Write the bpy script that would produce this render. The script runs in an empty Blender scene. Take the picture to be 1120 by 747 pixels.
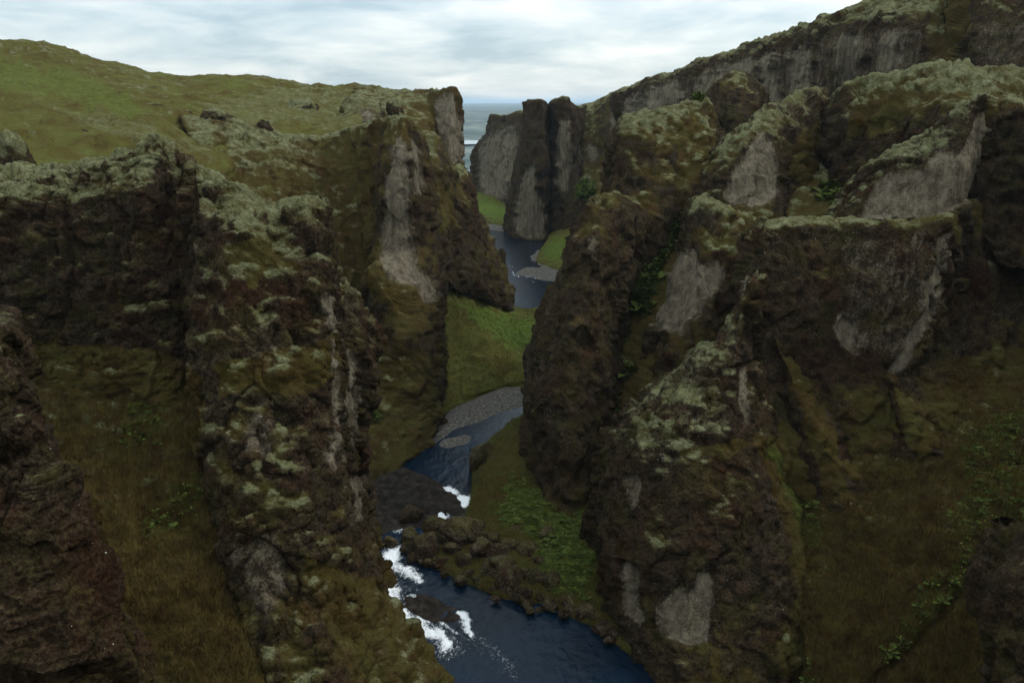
import bpy, bmesh, math, random
import numpy as np
from mathutils import Vector, Euler

random.seed(7)
RNG = np.random.default_rng(7)
SC = bpy.context.scene
COL = SC.collection
R = math.radians

# ------------------------------------------------------------------ camera
F = 862.0                      # focal length in photo pixels (1120 wide)
PITCH = R(16.9)
CAMZ = 50.0
CP, SP = math.cos(PITCH), math.sin(PITCH)
cam_d = bpy.data.cameras.new('camera')
cam = bpy.data.objects.new('camera', cam_d)
COL.objects.link(cam)
cam.location = (0, 0, CAMZ)
cam.rotation_euler = (R(90) - PITCH, 0, 0)
cam_d.sensor_width = 36.0
cam_d.lens = F / 1120.0 * 36.0
cam_d.clip_start = 0.5
cam_d.clip_end = 80000
SC.camera = cam


def at(px, py, Y):
    """Ground-plan point at forward distance Y metres along the sight line of a photo pixel."""
    u = (px - 560.0) / F
    v = (373.5 - py) / F
    k = Y / (CP + v * SP)
    return (u * k, Y, CAMZ + k * (-SP + v * CP))


def onz(px, py, z):
    """Point of the level z seen at a photo pixel."""
    u = (px - 560.0) / F
    v = (373.5 - py) / F
    k = (z - CAMZ) / (-SP + v * CP)
    return (u * k, k * (CP + v * SP), z)


def project(P):
    X, Y, Z = P[..., 0], P[..., 1], P[..., 2] - CAMZ
    d = np.maximum(Y * CP - Z * SP, 0.1)
    return 560 + F * X / d, 373.5 - F * (Y * SP + Z * CP) / d


# ------------------------------------------------------------------ noise
def _h(ix, iy, iz, s):
    h = (ix.astype(np.uint32) * np.uint32(0x8da6b343)) ^ (iy.astype(np.uint32) * np.uint32(0xd8163841)) ^ (iz.astype(np.uint32) * np.uint32(0xcb1ab31f))
    h = h ^ np.uint32((s * 0x9e3779b1) & 0xffffffff)
    h = (h ^ (h >> np.uint32(15))) * np.uint32(0x2c1b3c6d)
    h = (h ^ (h >> np.uint32(12))) * np.uint32(0x297a2d39)
    return h ^ (h >> np.uint32(15))


def perlin(P, seed=0):
    P = np.asarray(P, np.float32).reshape(-1, 3)
    i = np.floor(P).astype(np.int32)
    f = P - i
    w = f * f * f * (f * (f * 6 - 15) + 10)
    out = np.zeros(len(P), np.float32)
    for c in range(8):
        o = (c & 1, (c >> 1) & 1, (c >> 2) & 1)
        h = _h(i[:, 0] + o[0], i[:, 1] + o[1], i[:, 2] + o[2], seed)
        gx = (h & np.uint32(1023)).astype(np.float32) / 511.5 - 1
        gy = ((h >> np.uint32(10)) & np.uint32(1023)).astype(np.float32) / 511.5 - 1
        gz = ((h >> np.uint32(20)) & np.uint32(1023)).astype(np.float32) / 511.5 - 1
        d = gx * (f[:, 0] - o[0]) + gy * (f[:, 1] - o[1]) + gz * (f[:, 2] - o[2])
        ww = (w[:, 0] if o[0] else 1 - w[:, 0]) * (w[:, 1] if o[1] else 1 - w[:, 1]) * (w[:, 2] if o[2] else 1 - w[:, 2])
        out += d * ww
    return out * 1.25


def fbm(P, L, octs=4, gain=0.5, seed=0, ridged=False, lmin=0.0):
    P = P.reshape(-1, 3)
    out = np.zeros(len(P), np.float32)
    a = 1.0
    for o in range(octs):
        if L < lmin:
            break
        n = perlin(P / L + 17.3 * o, seed + o)
        out += a * ((0.5 - 2 * np.abs(n)) if ridged else n)
        a *= gain
        L *= 0.5
    return out


def worley(P, seed=0):
    """Distance to the nearest jittered cell point and that cell's random number."""
    P = np.asarray(P, np.float32).reshape(-1, 3)
    i = np.floor(P).astype(np.int32)
    best = np.full(len(P), 9.0, np.float32)
    rnd = np.zeros(len(P), np.float32)
    for a in (-1, 0, 1):
        for b in (-1, 0, 1):
            for c in (-1, 0, 1):
                cx, cy, cz = i[:, 0] + a, i[:, 1] + b, i[:, 2] + c
                h = _h(cx, cy, cz, seed + 101)
                dx = cx + (h & np.uint32(1023)).astype(np.float32) / 1023 - P[:, 0]
                dy = cy + ((h >> np.uint32(10)) & np.uint32(1023)).astype(np.float32) / 1023 - P[:, 1]
                dz = cz + ((h >> np.uint32(20)) & np.uint32(1023)).astype(np.float32) / 1023 - P[:, 2]
                d = np.sqrt(dx * dx + dy * dy + dz * dz)
                m = d < best
                best = np.where(m, d, best)
                rnd = np.where(m, ((h >> np.uint32(5)) & np.uint32(255)).astype(np.float32) / 255, rnd)
    return best, rnd


def sstep(a, b, x):
    t = np.clip((x - a) / (b - a), 0, 1)
    return t * t * (3 - 2 * t)


def inpoly(x, y, poly):
    n = len(poly)
    r = np.zeros(x.shape, bool)
    j = n - 1
    for i in range(n):
        xi, yi = poly[i]
        xj, yj = poly[j]
        if yi != yj:
            c = ((yi > y) != (yj > y)) & (x < (xj - xi) * (y - yi) / (yj - yi) + xi)
            r ^= c
        j = i
    return r


def polymask(pts, polys, warp=5.0, seed=50, wl=3.0):
    """Soft mask of the patches outlined by polys (photo pixels), with ragged, noise-warped edges."""
    px, py = project(pts)
    px = px.reshape(-1)
    py = py.reshape(-1)
    wx = fbm(pts, wl, 3, 0.6, seed) * warp
    wy = fbm(pts, wl, 3, 0.6, seed + 9) * warp
    m = np.zeros(len(px), np.float32)
    for poly in polys:
        a = np.zeros(len(px), np.float32)
        for jx, jy in ((0, 0), (2, 0), (-2, 0), (0, 2), (0, -2)):
            a += inpoly(px + wx + jx, py + wy + jy, poly)
        m = np.maximum(m, a / 5)
    return m


# ------------------------------------------------------------------ materials
def new_mat(name):
    m = bpy.data.materials.new(name)
    m.use_nodes = True
    nt = m.node_tree
    nt.nodes.clear()
    out = nt.nodes.new('ShaderNodeOutputMaterial')
    bs = nt.nodes.new('ShaderNodeBsdfPrincipled')
    nt.links.new(bs.outputs[0], out.inputs[0])
    return m, nt, bs


class NT:
    def __init__(s, nt):
        s.nt = nt
        s.pos = nt.nodes.new('ShaderNodeNewGeometry').outputs['Position']

    def link(s, a, b):
        s.nt.links.new(a, b)

    def scaled(s, v):
        n = s.nt.nodes.new('ShaderNodeVectorMath')
        n.operation = 'MULTIPLY'
        s.link(s.pos, n.inputs[0])
        n.inputs[1].default_value = v
        return n.outputs[0]

    def noise(s, scale, detail=3, rough=0.55, vec=None, dist=0.0):
        n = s.nt.nodes.new('ShaderNodeTexNoise')
        n.inputs['Scale'].default_value = scale
        n.inputs['Detail'].default_value = detail
        n.inputs['Roughness'].default_value = rough
        n.inputs['Distortion'].default_value = dist
        s.link(vec or s.pos, n.inputs['Vector'])
        return n.outputs['Fac']

    def voro(s, scale, vec=None):
        n = s.nt.nodes.new('ShaderNodeTexVoronoi')
        n.inputs['Scale'].default_value = scale
        s.link(vec or s.pos, n.inputs['Vector'])
        return n.outputs['Distance'], n.outputs['Color']

    def math(s, op, a, b=None, clamp=False):
        n = s.nt.nodes.new('ShaderNodeMath')
        n.operation = op
        n.use_clamp = clamp
        for k, v in enumerate((a, b)):
            if v is None:
                continue
            if isinstance(v, (int, float)):
                n.inputs[k].default_value = v
            else:
                s.link(v, n.inputs[k])
        return n.outputs[0]

    gain = 1.0

    def ramp(s, fac, stops, kind=None):
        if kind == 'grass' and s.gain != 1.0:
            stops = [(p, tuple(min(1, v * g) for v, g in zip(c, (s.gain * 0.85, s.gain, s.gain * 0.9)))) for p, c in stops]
        n = s.nt.nodes.new('ShaderNodeValToRGB')
        e = n.color_ramp.elements
        while len(e) < len(stops):
            e.new(0.5)
        for k, (p, c) in enumerate(stops):
            e[k].position = p
            e[k].color = (*c, 1) if len(c) == 3 else c
        s.link(fac, n.inputs[0])
        return n.outputs[0]

    def mix(s, f, a, b):
        n = s.nt.nodes.new('ShaderNodeMix')
        n.data_type = 'RGBA'
        if isinstance(f, (int, float)):
            n.inputs[0].default_value = f
        else:
            s.link(f, n.inputs[0])
        for k, v in ((6, a), (7, b)):
            if isinstance(v, tuple):
                n.inputs[k].default_value = (*v, 1)
            else:
                s.link(v, n.inputs[k])
        return n.outputs[2]

    def attr(s, name):
        n = s.nt.nodes.new('ShaderNodeAttribute')
        n.attribute_name = name
        return n.outputs['Fac']

    def edge(s, a, noise, amt=0.55, lo=0.35, hi=0.65):
        """mask attribute with its edge broken up by noise"""
        x = s.math('ADD', a, s.math('MULTIPLY', s.math('SUBTRACT', noise, 0.5), amt))
        n = s.nt.nodes.new('ShaderNodeMapRange')
        n.interpolation_type = 'SMOOTHSTEP'
        n.inputs[1].default_value = lo
        n.inputs[2].default_value = hi
        s.link(x, n.inputs[0])
        return n.outputs[0]

    def bump(s, h, strength, dist, bs, prev=None):
        n = s.nt.nodes.new('ShaderNodeBump')
        n.inputs['Strength'].default_value = strength
        n.inputs['Distance'].default_value = dist
        s.link(h, n.inputs['Height'])
        if prev is not None:
            s.link(prev, n.inputs['Normal'])
        return n.outputs[0]


def canyon_material(name='mossy_rock', gain=1.0):
    m, nt, bs = new_mat(name)
    t = NT(nt)
    t.gain = gain
    nA = t.noise(0.16, 3, 0.6)
    nB = t.noise(0.9, 4, 0.65)
    nC = t.noise(4.5, 4, 0.7)
    nD = t.noise(13.0, 3, 0.7)
    mixn = t.math('ADD', t.math('MULTIPLY', nB, 0.34), t.math('ADD', t.math('MULTIPLY', nC, 0.38), t.math('MULTIPLY', nD, 0.28)))
    # dark weathered rock under thin brown moss
    dark = t.ramp(mixn, [(0.36, (0.005, 0.004, 0.003)), (0.45, (0.018, 0.013, 0.008)), (0.53, (0.040, 0.029, 0.018)), (0.60, (0.085, 0.068, 0.047)), (0.68, (0.19, 0.165, 0.125))])
    red = t.ramp(nC, [(0.3, (0.012, 0.006, 0.004)), (0.7, (0.055, 0.027, 0.014))])
    dark = t.mix(t.edge(nA, nB, 0.7, 0.38, 0.80), dark, red)
    olive = t.ramp(mixn, [(0.32, (0.014, 0.012, 0.004)), (0.5, (0.040, 0.036, 0.010)), (0.66, (0.078, 0.074, 0.024))])
    nE = t.noise(0.33, 4, 0.65)
    dark = t.mix(t.math('MULTIPLY', t.edge(nE, nC, 0.6, 0.45, 0.70), 0.62), dark, olive)
    # olive grass and moss
    gm = t.math('ADD', t.math('MULTIPLY', nA, 0.28), t.math('ADD', t.math('MULTIPLY', nC, 0.27), t.math('ADD', t.math('MULTIPLY', nB, 0.23), t.math('MULTIPLY', nD, 0.22))))
    grass = t.ramp(gm, [(0.32, (0.012, 0.007, 0.003)), (0.42, (0.038, 0.023, 0.006)), (0.5, (0.052, 0.042, 0.012)), (0.58, (0.066, 0.063, 0.018)), (0.68, (0.102, 0.100, 0.043))], 'grass')
    soil = t.ramp(nC, [(0.3, (0.014, 0.007, 0.003)), (0.52, (0.056, 0.029, 0.012)), (0.75, (0.115, 0.074, 0.040))])
    grass = t.mix(t.math('MULTIPLY', t.edge(t.noise(0.45, 5, 0.7), nC, 0.5, 0.47, 0.68), 0.75 if gain == 1.0 else 0.6), grass, soil)
    lush = t.ramp(t.math('ADD', t.math('MULTIPLY', nB, 0.45), t.math('MULTIPLY', nD, 0.55)), [(0.35, (0.018, 0.022, 0.004)), (0.5, (0.048, 0.062, 0.012)), (0.64, (0.095, 0.115, 0.025))], 'grass')
    moss = t.ramp(mixn, [(0.34, (0.020, 0.019, 0.007)), (0.43, (0.062, 0.063, 0.025)), (0.53, (0.130, 0.134, 0.068)), (0.64, (0.24, 0.248, 0.158))])
    # bare tuff, streaked downwards
    st = t.noise(1.0, 5, 0.7, t.scaled((1.1, 1.1, 0.13)))
    bare = t.ramp(t.math('ADD', t.math('MULTIPLY', st, 0.62), t.math('MULTIPLY', nC, 0.38)), [(0.28, (0.022, 0.017, 0.011)), (0.40, (0.068, 0.056, 0.039)), (0.5, (0.132, 0.112, 0.078)), (0.6, (0.185, 0.159, 0.112)), (0.74, (0.26, 0.228, 0.168))])
    c = t.mix(t.edge(t.attr('grass'), mixn, 0.9, 0.15, 0.85), dark, grass)
    c = t.mix(t.math('MULTIPLY', t.edge(t.attr('lush'), mixn, 1.0, 0.2, 0.85), 0.8), c, lush)
    c = t.mix(t.edge(t.attr('moss'), mixn, 0.9, 0.12, 0.92), c, moss)
    crack = t.math('LESS_THAN', t.math('ABSOLUTE', t.math('SUBTRACT', t.noise(0.55, 4, 0.6, t.scaled((1.0, 1.0, 0.45)), 0.6), 0.5)), 0.006)
    bare = t.mix(t.math('MULTIPLY', crack, 0.65), bare, (0.02, 0.016, 0.012))
    bare = t.mix(t.math('MULTIPLY', t.edge(nE, nB, 0.6, 0.5, 0.8), 0.6), bare, (0.035, 0.026, 0.018))
    bf = t.edge(t.attr('bare'), t.math('ADD', t.math('MULTIPLY', st, 0.6), t.math('MULTIPLY', nC, 0.4)), 1.2, 0.30, 0.75)
    c = t.mix(bf, c, bare)
    # pale lichen flecks on the dark rock, in clusters
    vd, vc = t.voro(5.0)
    sep = nt.nodes.new('ShaderNodeSeparateColor')
    t.link(vc, sep.inputs[0])
    cl = t.math('GREATER_THAN', t.math('ADD', t.noise(0.30, 3, 0.7), t.math('MULTIPLY', sep.outputs[0], 0.30)), 0.855)
    fl = t.math('MULTIPLY', t.math('LESS_THAN', vd, t.math('MULTIPLY', sep.outputs[1], 0.27)), cl)
    fl = t.math('MULTIPLY', fl, t.math('SUBTRACT', 1.0, t.attr('grass'), True))
    c = t.mix(t.math('MULTIPLY', fl, t.math('MULTIPLY', t.attr('fleck'), 0.8)), c, (0.46, 0.45, 0.42))
    t.link(c, bs.inputs['Base Color'])
    bs.inputs['Roughness'].default_value = 1.0
    bs.inputs['Specular IOR Level'].default_value = 0.02
    b1 = t.bump(nB, 0.8, 0.55, bs)
    b2 = t.bump(nC, 0.9, 0.24, bs, b1)
    b3 = t.bump(nD, 0.9, 0.07, bs, b2)
    t.link(b3, bs.inputs['Normal'])
    return m


M_ROCK = canyon_material()
M_PASTURE = canyon_material('hill_pasture', 1.65)
M_MEADOW = canyon_material('meadow_turf_brightened', 2.3)  # grass brightened here to make up for the shade the slope lies in


def simple_mat(name, stops, scale=3.0, rough=0.9, spec=0.1, bump=0.05, scale2=None):
    m, nt, bs = new_mat(name)
    t = NT(nt)
    n = t.noise(scale, 4, 0.65)
    t.link(t.ramp(n, stops), bs.inputs['Base Color'])
    bs.inputs['Roughness'].default_value = rough
    bs.inputs['Specular IOR Level'].default_value = spec
    if bump:
        t.link(t.bump(t.noise(scale2 or scale * 3, 3, 0.6), 0.7, bump, bs), bs.inputs['Normal'])
    return m


M_GRAVEL = simple_mat('river_gravel', [(0.3, (0.028, 0.026, 0.022)), (0.5, (0.085, 0.078, 0.066)), (0.7, (0.19, 0.175, 0.15))], 2.2, 0.9, 0.1, 0.25, 4.0)
M_LEDGE = simple_mat('wet_rock', [(0.3, (0.008, 0.007, 0.006)), (0.55, (0.024, 0.019, 0.015)), (0.75, (0.055, 0.045, 0.034))], 0.9, 0.75, 0.06, 0.35, 2.0)


def leaf_mat(name, c0, c1, scale=1.3):
    m, nt, bs = new_mat(name)
    t = NT(nt)
    n = t.noise(scale, 3, 0.7)
    t.link(t.ramp(n, [(0.3, c0), (0.7, c1)]), bs.inputs['Base Color'])
    bs.inputs['Roughness'].default_value = 0.8
    bs.inputs['Specular IOR Level'].default_value = 0.06
    return m


M_LEAF = leaf_mat('herb_leaf', (0.022, 0.036, 0.007), (0.095, 0.125, 0.025))
M_BLOOM = leaf_mat('herb_bloom', (0.16, 0.17, 0.03), (0.30, 0.29, 0.07))
M_BLADE = leaf_mat('grass_blade', (0.036, 0.018, 0.006), (0.115, 0.088, 0.024), 0.7)
M_BLADE_G = leaf_mat('green_grass_blade', (0.06, 0.07, 0.014), (0.12, 0.14, 0.03), 0.35)


# ------------------------------------------------------------------ mesh helpers
def tag(o, label=None, cat=None, group=None, kind=None):
    if label:
        o['label'] = label
    if cat:
        o['category'] = cat
    if group:
        o['group'] = group
    if kind:
        o['kind'] = kind
    return o


def mesh_np(name, V, Q, mat, attrs=None, parent=None, origin=None, smooth=True):
    """One mesh object from numpy vertices (n,3) and quads or triangles (m,k)."""
    V = np.asarray(V, np.float32)
    o3 = np.zeros(3, np.float32) if origin is None else np.asarray(origin, np.float32)
    k = Q.shape[1]
    me = bpy.data.meshes.new(name)
    me.vertices.add(len(V))
    me.vertices.foreach_set('co', (V - o3).astype(np.float32).ravel())
    me.loops.add(Q.size)
    me.loops.foreach_set('vertex_index', Q.astype(np.int32).ravel())
    me.polygons.add(len(Q))
    me.polygons.foreach_set('loop_start', np.arange(0, Q.size, k, dtype=np.int32))
    me.update(calc_edges=True)
    me.polygons.foreach_set('use_smooth', np.full(len(Q), smooth, bool))
    for a, d in (attrs or {}).items():
        at_ = me.attributes.new(a, 'FLOAT', 'POINT')
        at_.data.foreach_set('value', np.asarray(d, np.float32))
    for mm in (mat if isinstance(mat, (list, tuple)) else [mat]):
        me.materials.append(mm)
    ob = bpy.data.objects.new(name, me)
    COL.objects.link(ob)
    if parent is not None:
        ob.parent = parent
    else:
        ob.location = o3.tolist()
    return ob


def submesh(V, Q, keep, attrs):
    q = Q[keep]
    idx, inv = np.unique(q.ravel(), return_inverse=True)
    return V[idx], inv.reshape(q.shape), {k: v[idx] for k, v in attrs.items()}


def cr(P, t, tens=0.27):
    """Cardinal spline through P (n,...) at parameters t."""
    n = len(P)
    i = np.clip(np.floor(t).astype(int), 0, n - 2)
    f = (t - i).reshape(-1, *([1] * (P.ndim - 1)))
    p0, p1, p2, p3 = P[np.maximum(i - 1, 0)], P[i], P[i + 1], P[np.minimum(i + 2, n - 1)]
    m1, m2 = tens * (p2 - p0), tens * (p3 - p1)
    f2, f3 = f * f, f * f * f
    return (2 * f3 - 3 * f2 + 1) * p1 + (f3 - 2 * f2 + f) * m1 + (-2 * f3 + 3 * f2) * p2 + (f3 - f2) * m2


def gnormals(V):
    du = np.gradient(V, axis=0)
    dv = np.gradient(V, axis=1)
    n = np.cross(dv, du)
    return n / (np.linalg.norm(n, axis=2, keepdims=True) + 1e-9)


def boxblur(A, r, axis):
    if r < 1:
        return A
    pad = [(0, 0)] * A.ndim
    pad[axis] = (r + 1, r)
    c = np.cumsum(np.pad(A, pad, mode='edge'), axis=axis)
    n = A.shape[axis]
    hi = np.take(c, np.arange(2 * r + 1, 2 * r + 1 + n), axis=axis)
    lo = np.take(c, np.arange(0, n), axis=axis)
    return (hi - lo) / (2 * r + 1)


def components(M):
    """Label the 4-connected pieces of a boolean grid."""
    lab = np.where(M, np.arange(1, M.size + 1).reshape(M.shape), 0)
    while True:
        old = lab
        for ax in (0, 1):                                   # sweep runs of set cells to their smallest label
            for rev in (False, True):
                A = np.moveaxis(lab, ax, 0)
                A = A[::-1].copy() if rev else A.copy()
                for i in range(1, len(A)):
                    both = (A[i] > 0) & (A[i - 1] > 0)
                    A[i] = np.where(both, np.minimum(A[i], A[i - 1]), A[i])
                A = A[::-1] if rev else A
                lab = np.moveaxis(A, 0, ax)
        if (lab == old).all():
            break
    u, inv = np.unique(lab, return_inverse=True)
    inv = inv.reshape(M.shape)
    return inv if u[0] == 0 else inv + 1


LOFTS = {}


def loft(name, cols, label=None, cat=None, kind=None, group=None, back=(14, 10), side=(8, 8), under=6.0, step=1.5,
         lump=(0.9, 7.0), crag=(0.5, 2.5), flute=(0.6, 4.0), cush=(0.35, 1.8), cushw=0.25, moss=0.0, mossup=(0.25, 0.7),
         grass=0.0, grassup=(0.3, 0.75), fleck=0.6, bare=(), bare2=(), bare2w=0.42, terr=0.0, strata=0.28, block=(1.5, 4.0), mosspolyw=1.0, lush=(), mosspoly=(), grasspoly=(), seed=1, split=True,
         ditch=(), foot=0.0, mossfall=0.35, fine=0.12, warp=8.0, part_names=('bare_rock_face', 'moss_cap'), key=None, mat=None, lushw=1.0):
    """A rock or slope body: crest-to-foot sections (cols) skinned, rolled over to the back, roughened along its normals."""
    K = max(len(c) for c in cols)
    G = np.array([[at(*p) for p in c] for c in cols], np.float64)          # (ncol, nrow, 3)
    aw = G - np.array([0, 0, CAMZ])
    aw[..., 2] = 0
    aw /= np.linalg.norm(aw, axis=2, keepdims=True)
    b, drop = back
    top = G[:, :1]
    ta = aw[:, :1]
    rows = [top + ta * b - [0, 0, drop], top + ta * b * 0.75 - [0, 0, drop * 0.30], top + ta * b * 0.32 - [0, 0, drop * 0.02], G,
            G[:, -1:] - [0, 0, under] - aw[:, -1:] * 0.3 * under]
    G = np.concatenate(rows, axis=1)
    aw = np.concatenate([ta, ta, ta, aw, aw[:, -1:]], axis=1)
    L = [G]
    if side[0]:
        L = [G[:1] + aw[:1] * side[0], G[:1] + aw[:1] * side[0] * 0.4] + L
    if side[1]:
        L = L + [G[-1:] + aw[-1:] * side[1] * 0.4, G[-1:] + aw[-1:] * side[1]]
    G = np.concatenate(L, axis=0)
    nb = 3
    px, py = project(G)
    PX = np.stack([px, py], -1)
    du = np.linalg.norm(np.diff(PX, axis=0), axis=2)
    dv = np.linalg.norm(np.diff(PX, axis=1), axis=2)
    # the hidden side and back stretches get coarse sampling, the seen ones about one cell per `step` pixels
    du = np.percentile(du, 80, axis=1)
    dv = np.percentile(dv, 80, axis=0)
    du = np.maximum(du, 6.0)
    dv = np.maximum(dv, 6.0)

    def params(seg):
        ts = []
        for i, s in enumerate(seg):
            n = max(2, int(round(s / step)))
            ts.append(i + np.arange(n) / n)
        ts.append(np.array([len(seg) - 1e-6]))
        return np.concatenate(ts)
    tu, tv = params(du), params(dv)
    V = cr(G, tu)
    V = cr(V.transpose(1, 0, 2), tv).transpose(1, 0, 2)
    nu, nv = V.shape[:2]
    V = V.astype(np.float32)
    # drop wobble of the spline that folds: light blur
    for ax in (0, 1):
        V = boxblur(V, 1, ax).astype(np.float32)
    N = gnormals(V)
    mid = N[nu // 4:3 * nu // 4 + 1, nv // 4:3 * nv // 4 + 1]
    cv = np.array([0, 0, CAMZ]) - V[nu // 4:3 * nu // 4 + 1, nv // 4:3 * nv // 4 + 1]
    flip = (mid * cv).sum() < 0
    sg = -1.0 if flip else 1.0
    N = N * sg
    Ns = N
    for ax in (0, 1):
        Ns = boxblur(Ns, 6, ax)
    Ns /= np.linalg.norm(Ns, axis=2, keepdims=True) + 1e-9
    cell = np.median(np.linalg.norm(np.diff(V, axis=0), axis=2))
    lmin = 2.2 * cell
    sh = (nu, nv, 1)
    P = V.reshape(-1, 3)
    # big lumps and crags; the bare faces are smoother
    bm0 = polymask(P, bare, warp, seed + 50) if bare else 0.0
    d = 0.8 * lump[0] * fbm(P, lump[1], 3, 0.5, seed) + 0.8 * crag[0] * fbm(P, crag[1], 5, 0.50, seed + 20, True, lmin) * (1 - 0.8 * bm0) * (1 - 0.55 * np.clip(Ns[..., 2].reshape(-1) * 1.4, 0, 1))
    if flute[0]:
        q = P.copy()
        q[:, 2] *= 0.12
        q += 1.5 * np.stack([perlin(P / 9, seed + 3), perlin(P / 9, seed + 4), perlin(P / 9, seed + 5)], 1) * flute[1] * 0.12
        fr = fbm(q, flute[1], 3, 0.5, seed + 30, True)
        d += flute[0] * fr * (1 - 0.7 * np.clip(Ns[..., 2].reshape(-1), 0, 1))
    d = d - 0.4 * bm0 * (lump[0] > 0)
    if block[0]:
        wq = P * np.array([1, 1, 0.42], np.float32) / block[1] + 0.22 * np.stack([perlin(P / 3, seed + 41), perlin(P / 3, seed + 42), perlin(P / 3, seed + 43)], 1)
        f0, r0 = worley(wq, seed + 7)
        f1_, r1 = worley(wq * 2.3 + 3.3, seed + 8)
        st_ = (1 - 0.6 * np.clip(Ns[..., 2].reshape(-1), 0, 1)) * (1 - 0.55 * bm0)
        d += block[0] * ((r0 - 0.5) + 0.4 * (r1 - 0.5)) * st_
    if strata:
        zz = P[:, 2] / 2.6 + 1.1 * perlin(P / 9, seed + 36) + 0.35 * perlin(P / 2.5, seed + 37)
        fz = zz - np.floor(zz)
        led = np.where(fz < 0.8, fz / 0.8, (1 - fz) / 0.2) - 0.5          # overhanging lips above, stepping back below
        amt = sstep(-0.25, 0.35, perlin(P / 7, seed + 38)) * (1 - bm0)
        d += strata * led * amt * (1 - 0.6 * np.clip(Ns[..., 2].reshape(-1), 0, 1))
    V = V + Ns * d.reshape(sh)
    if terr:
        q = P / np.array([5.0, 5.0, 0.7], np.float32)
        d = terr * (perlin(q, seed + 33) + 0.5 * perlin(q * 2.1, seed + 34))
        V = V + Ns * d.reshape(sh)
    for line, w, dep in ditch:
        px, py = project(V)
        dm = np.full(px.shape, 1e9)
        for (x0, y0), (x1, y1) in zip(line[:-1], line[1:]):
            ax, ay = x1 - x0, y1 - y0
            tt = np.clip(((px - x0) * ax + (py - y0) * ay) / (ax * ax + ay * ay), 0, 1)
            dm = np.minimum(dm, np.hypot(px - x0 - tt * ax, py - y0 - tt * ay))
        V[..., 2] -= dep * (1 - sstep(0.3, 1.0, dm / w))
    N = gnormals(V) * sg
    P = V.reshape(-1, 3)
    # moss cushions: flattened domes, thick on anything that is not sheer
    nz = boxblur(boxblur(N[..., 2], 3, 0), 3, 1).reshape(-1)
    patch = fbm(P, 6.0, 3, 0.5, seed + 40)
    q = P * np.array([1, 1, 1.7], np.float32) / cush[1] + 0.35 * np.stack([perlin(P * 0.9, seed + 6), perlin(P * 0.9, seed + 7), perlin(P * 0.9, seed + 8)], 1)
    f1, rnd = worley(q, seed)
    dome = np.sqrt(np.clip(1 - (f1 / 0.62) ** 2, 0, 1)) * (0.35 + 0.65 * rnd)
    cw = np.clip(sstep(-0.05, 0.55, nz) + cushw, 0, 1) * sstep(-0.45, 0.25, patch + cushw * 0.6)
    bm = polymask(P, bare, warp, seed + 50) if bare else np.zeros(len(P), np.float32)
    if bare2:
        bm = np.maximum(bm, bare2w * polymask(P, bare2, warp * 1.6, seed + 52, 2.0))
    for r_ in (2, 3):
        bm = boxblur(boxblur(bm.reshape(nu, nv), r_, 0), r_, 1).reshape(-1).astype(np.float32)
    cw = cw * (1 - bm)
    if lmin < cush[1] * 0.8:
        V = V + (0.6 * N + np.array([0, 0, 0.4])) * (cush[0] * cw * dome).reshape(sh)
    if lmin < cush[1] * 0.36:
        f2, r2 = worley(q * 2.3 + 5.1, seed + 1)
        dome2 = np.sqrt(np.clip(1 - (f2 / 0.62) ** 2, 0, 1)) * (0.3 + 0.7 * r2)
        cw2 = np.clip(cw + 0.25, 0, 1) * (1 - bm)
        V = V + (0.7 * N + np.array([0, 0, 0.3])) * (0.30 * cush[0] * cw2 * dome2).reshape(sh)
        dome = np.maximum(dome, 0.7 * dome2)
    fi = fbm(P, 0.9, 4, 0.6, seed + 60, False, lmin)
    V = V + N * (fine * fi * (1 - 0.6 * bm)).reshape(sh)
    # attributes
    N = gnormals(V) * sg
    P = V.reshape(-1, 3)
    nz = N[..., 2].reshape(-1)
    nzs = boxblur(boxblur(N[..., 2], 4, 0), 4, 1).reshape(-1)
    nn = fbm(P, 2.4, 4, 0.6, seed + 70, False, lmin)
    vv = np.clip((np.broadcast_to(tv[None, :], (nu, nv)).reshape(-1) - nb) / (K - 1), 0, 1).astype(np.float32)
    m = sstep(mossup[0], mossup[1], 0.55 * nzs + 0.3 * nz + 0.40 * dome * cw + 0.30 * nn + moss - mossfall * vv)
    g = sstep(grassup[0], grassup[1], nzs + 0.30 * nn + 0.25 * patch + grass)
    if foot:
        g = np.maximum(g, sstep(foot - 0.12, foot + 0.18, vv + 0.16 * nn + 0.10 * patch))
    lu = lushw * polymask(P, lush, 14, seed + 80, 2.5) if lush else np.zeros(len(P), np.float32)
    if mosspoly:
        m = np.maximum(m, mosspolyw * polymask(P, mosspoly, 12, seed + 85) * sstep(-0.1, 0.6, nz * 0.7 + 0.6 * nn))
    if grasspoly:
        g = np.maximum(g, polymask(P, grasspoly, 10, seed + 87))
    m *= (0.50 + 0.50 * np.clip(dome * 1.3, 0, 1)) if lmin < cush[1] * 0.8 else 0.85
    m *= 0.30 + 0.70 * sstep(0.0, 0.65, nzs)
    m *= (1 - lu) * (1 - bm)
    g *= (1 - bm)
    attrs = dict(bare=bm, moss=m, grass=g, lush=lu, fleck=np.full(len(P), fleck, np.float32))
    # faces
    I = np.arange(nu * nv, dtype=np.int64).reshape(nu, nv)
    Q = np.stack([I[:-1, :-1], I[:-1, 1:], I[1:, 1:], I[1:, :-1]], -1).reshape(-1, 4)
    if flip:
        Q = Q[:, ::-1]
    # back sheet closing the body behind
    front = V[2:-2, nb:]
    org = np.array([V[..., 0].mean(), V[..., 1].mean(), V[..., 2].min()], np.float32)
    LOFTS[key or name] = dict(V=P, N=N.reshape(-1, 3), attrs=attrs)
    cls = np.zeros(len(Q), int)
    names = {}
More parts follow.
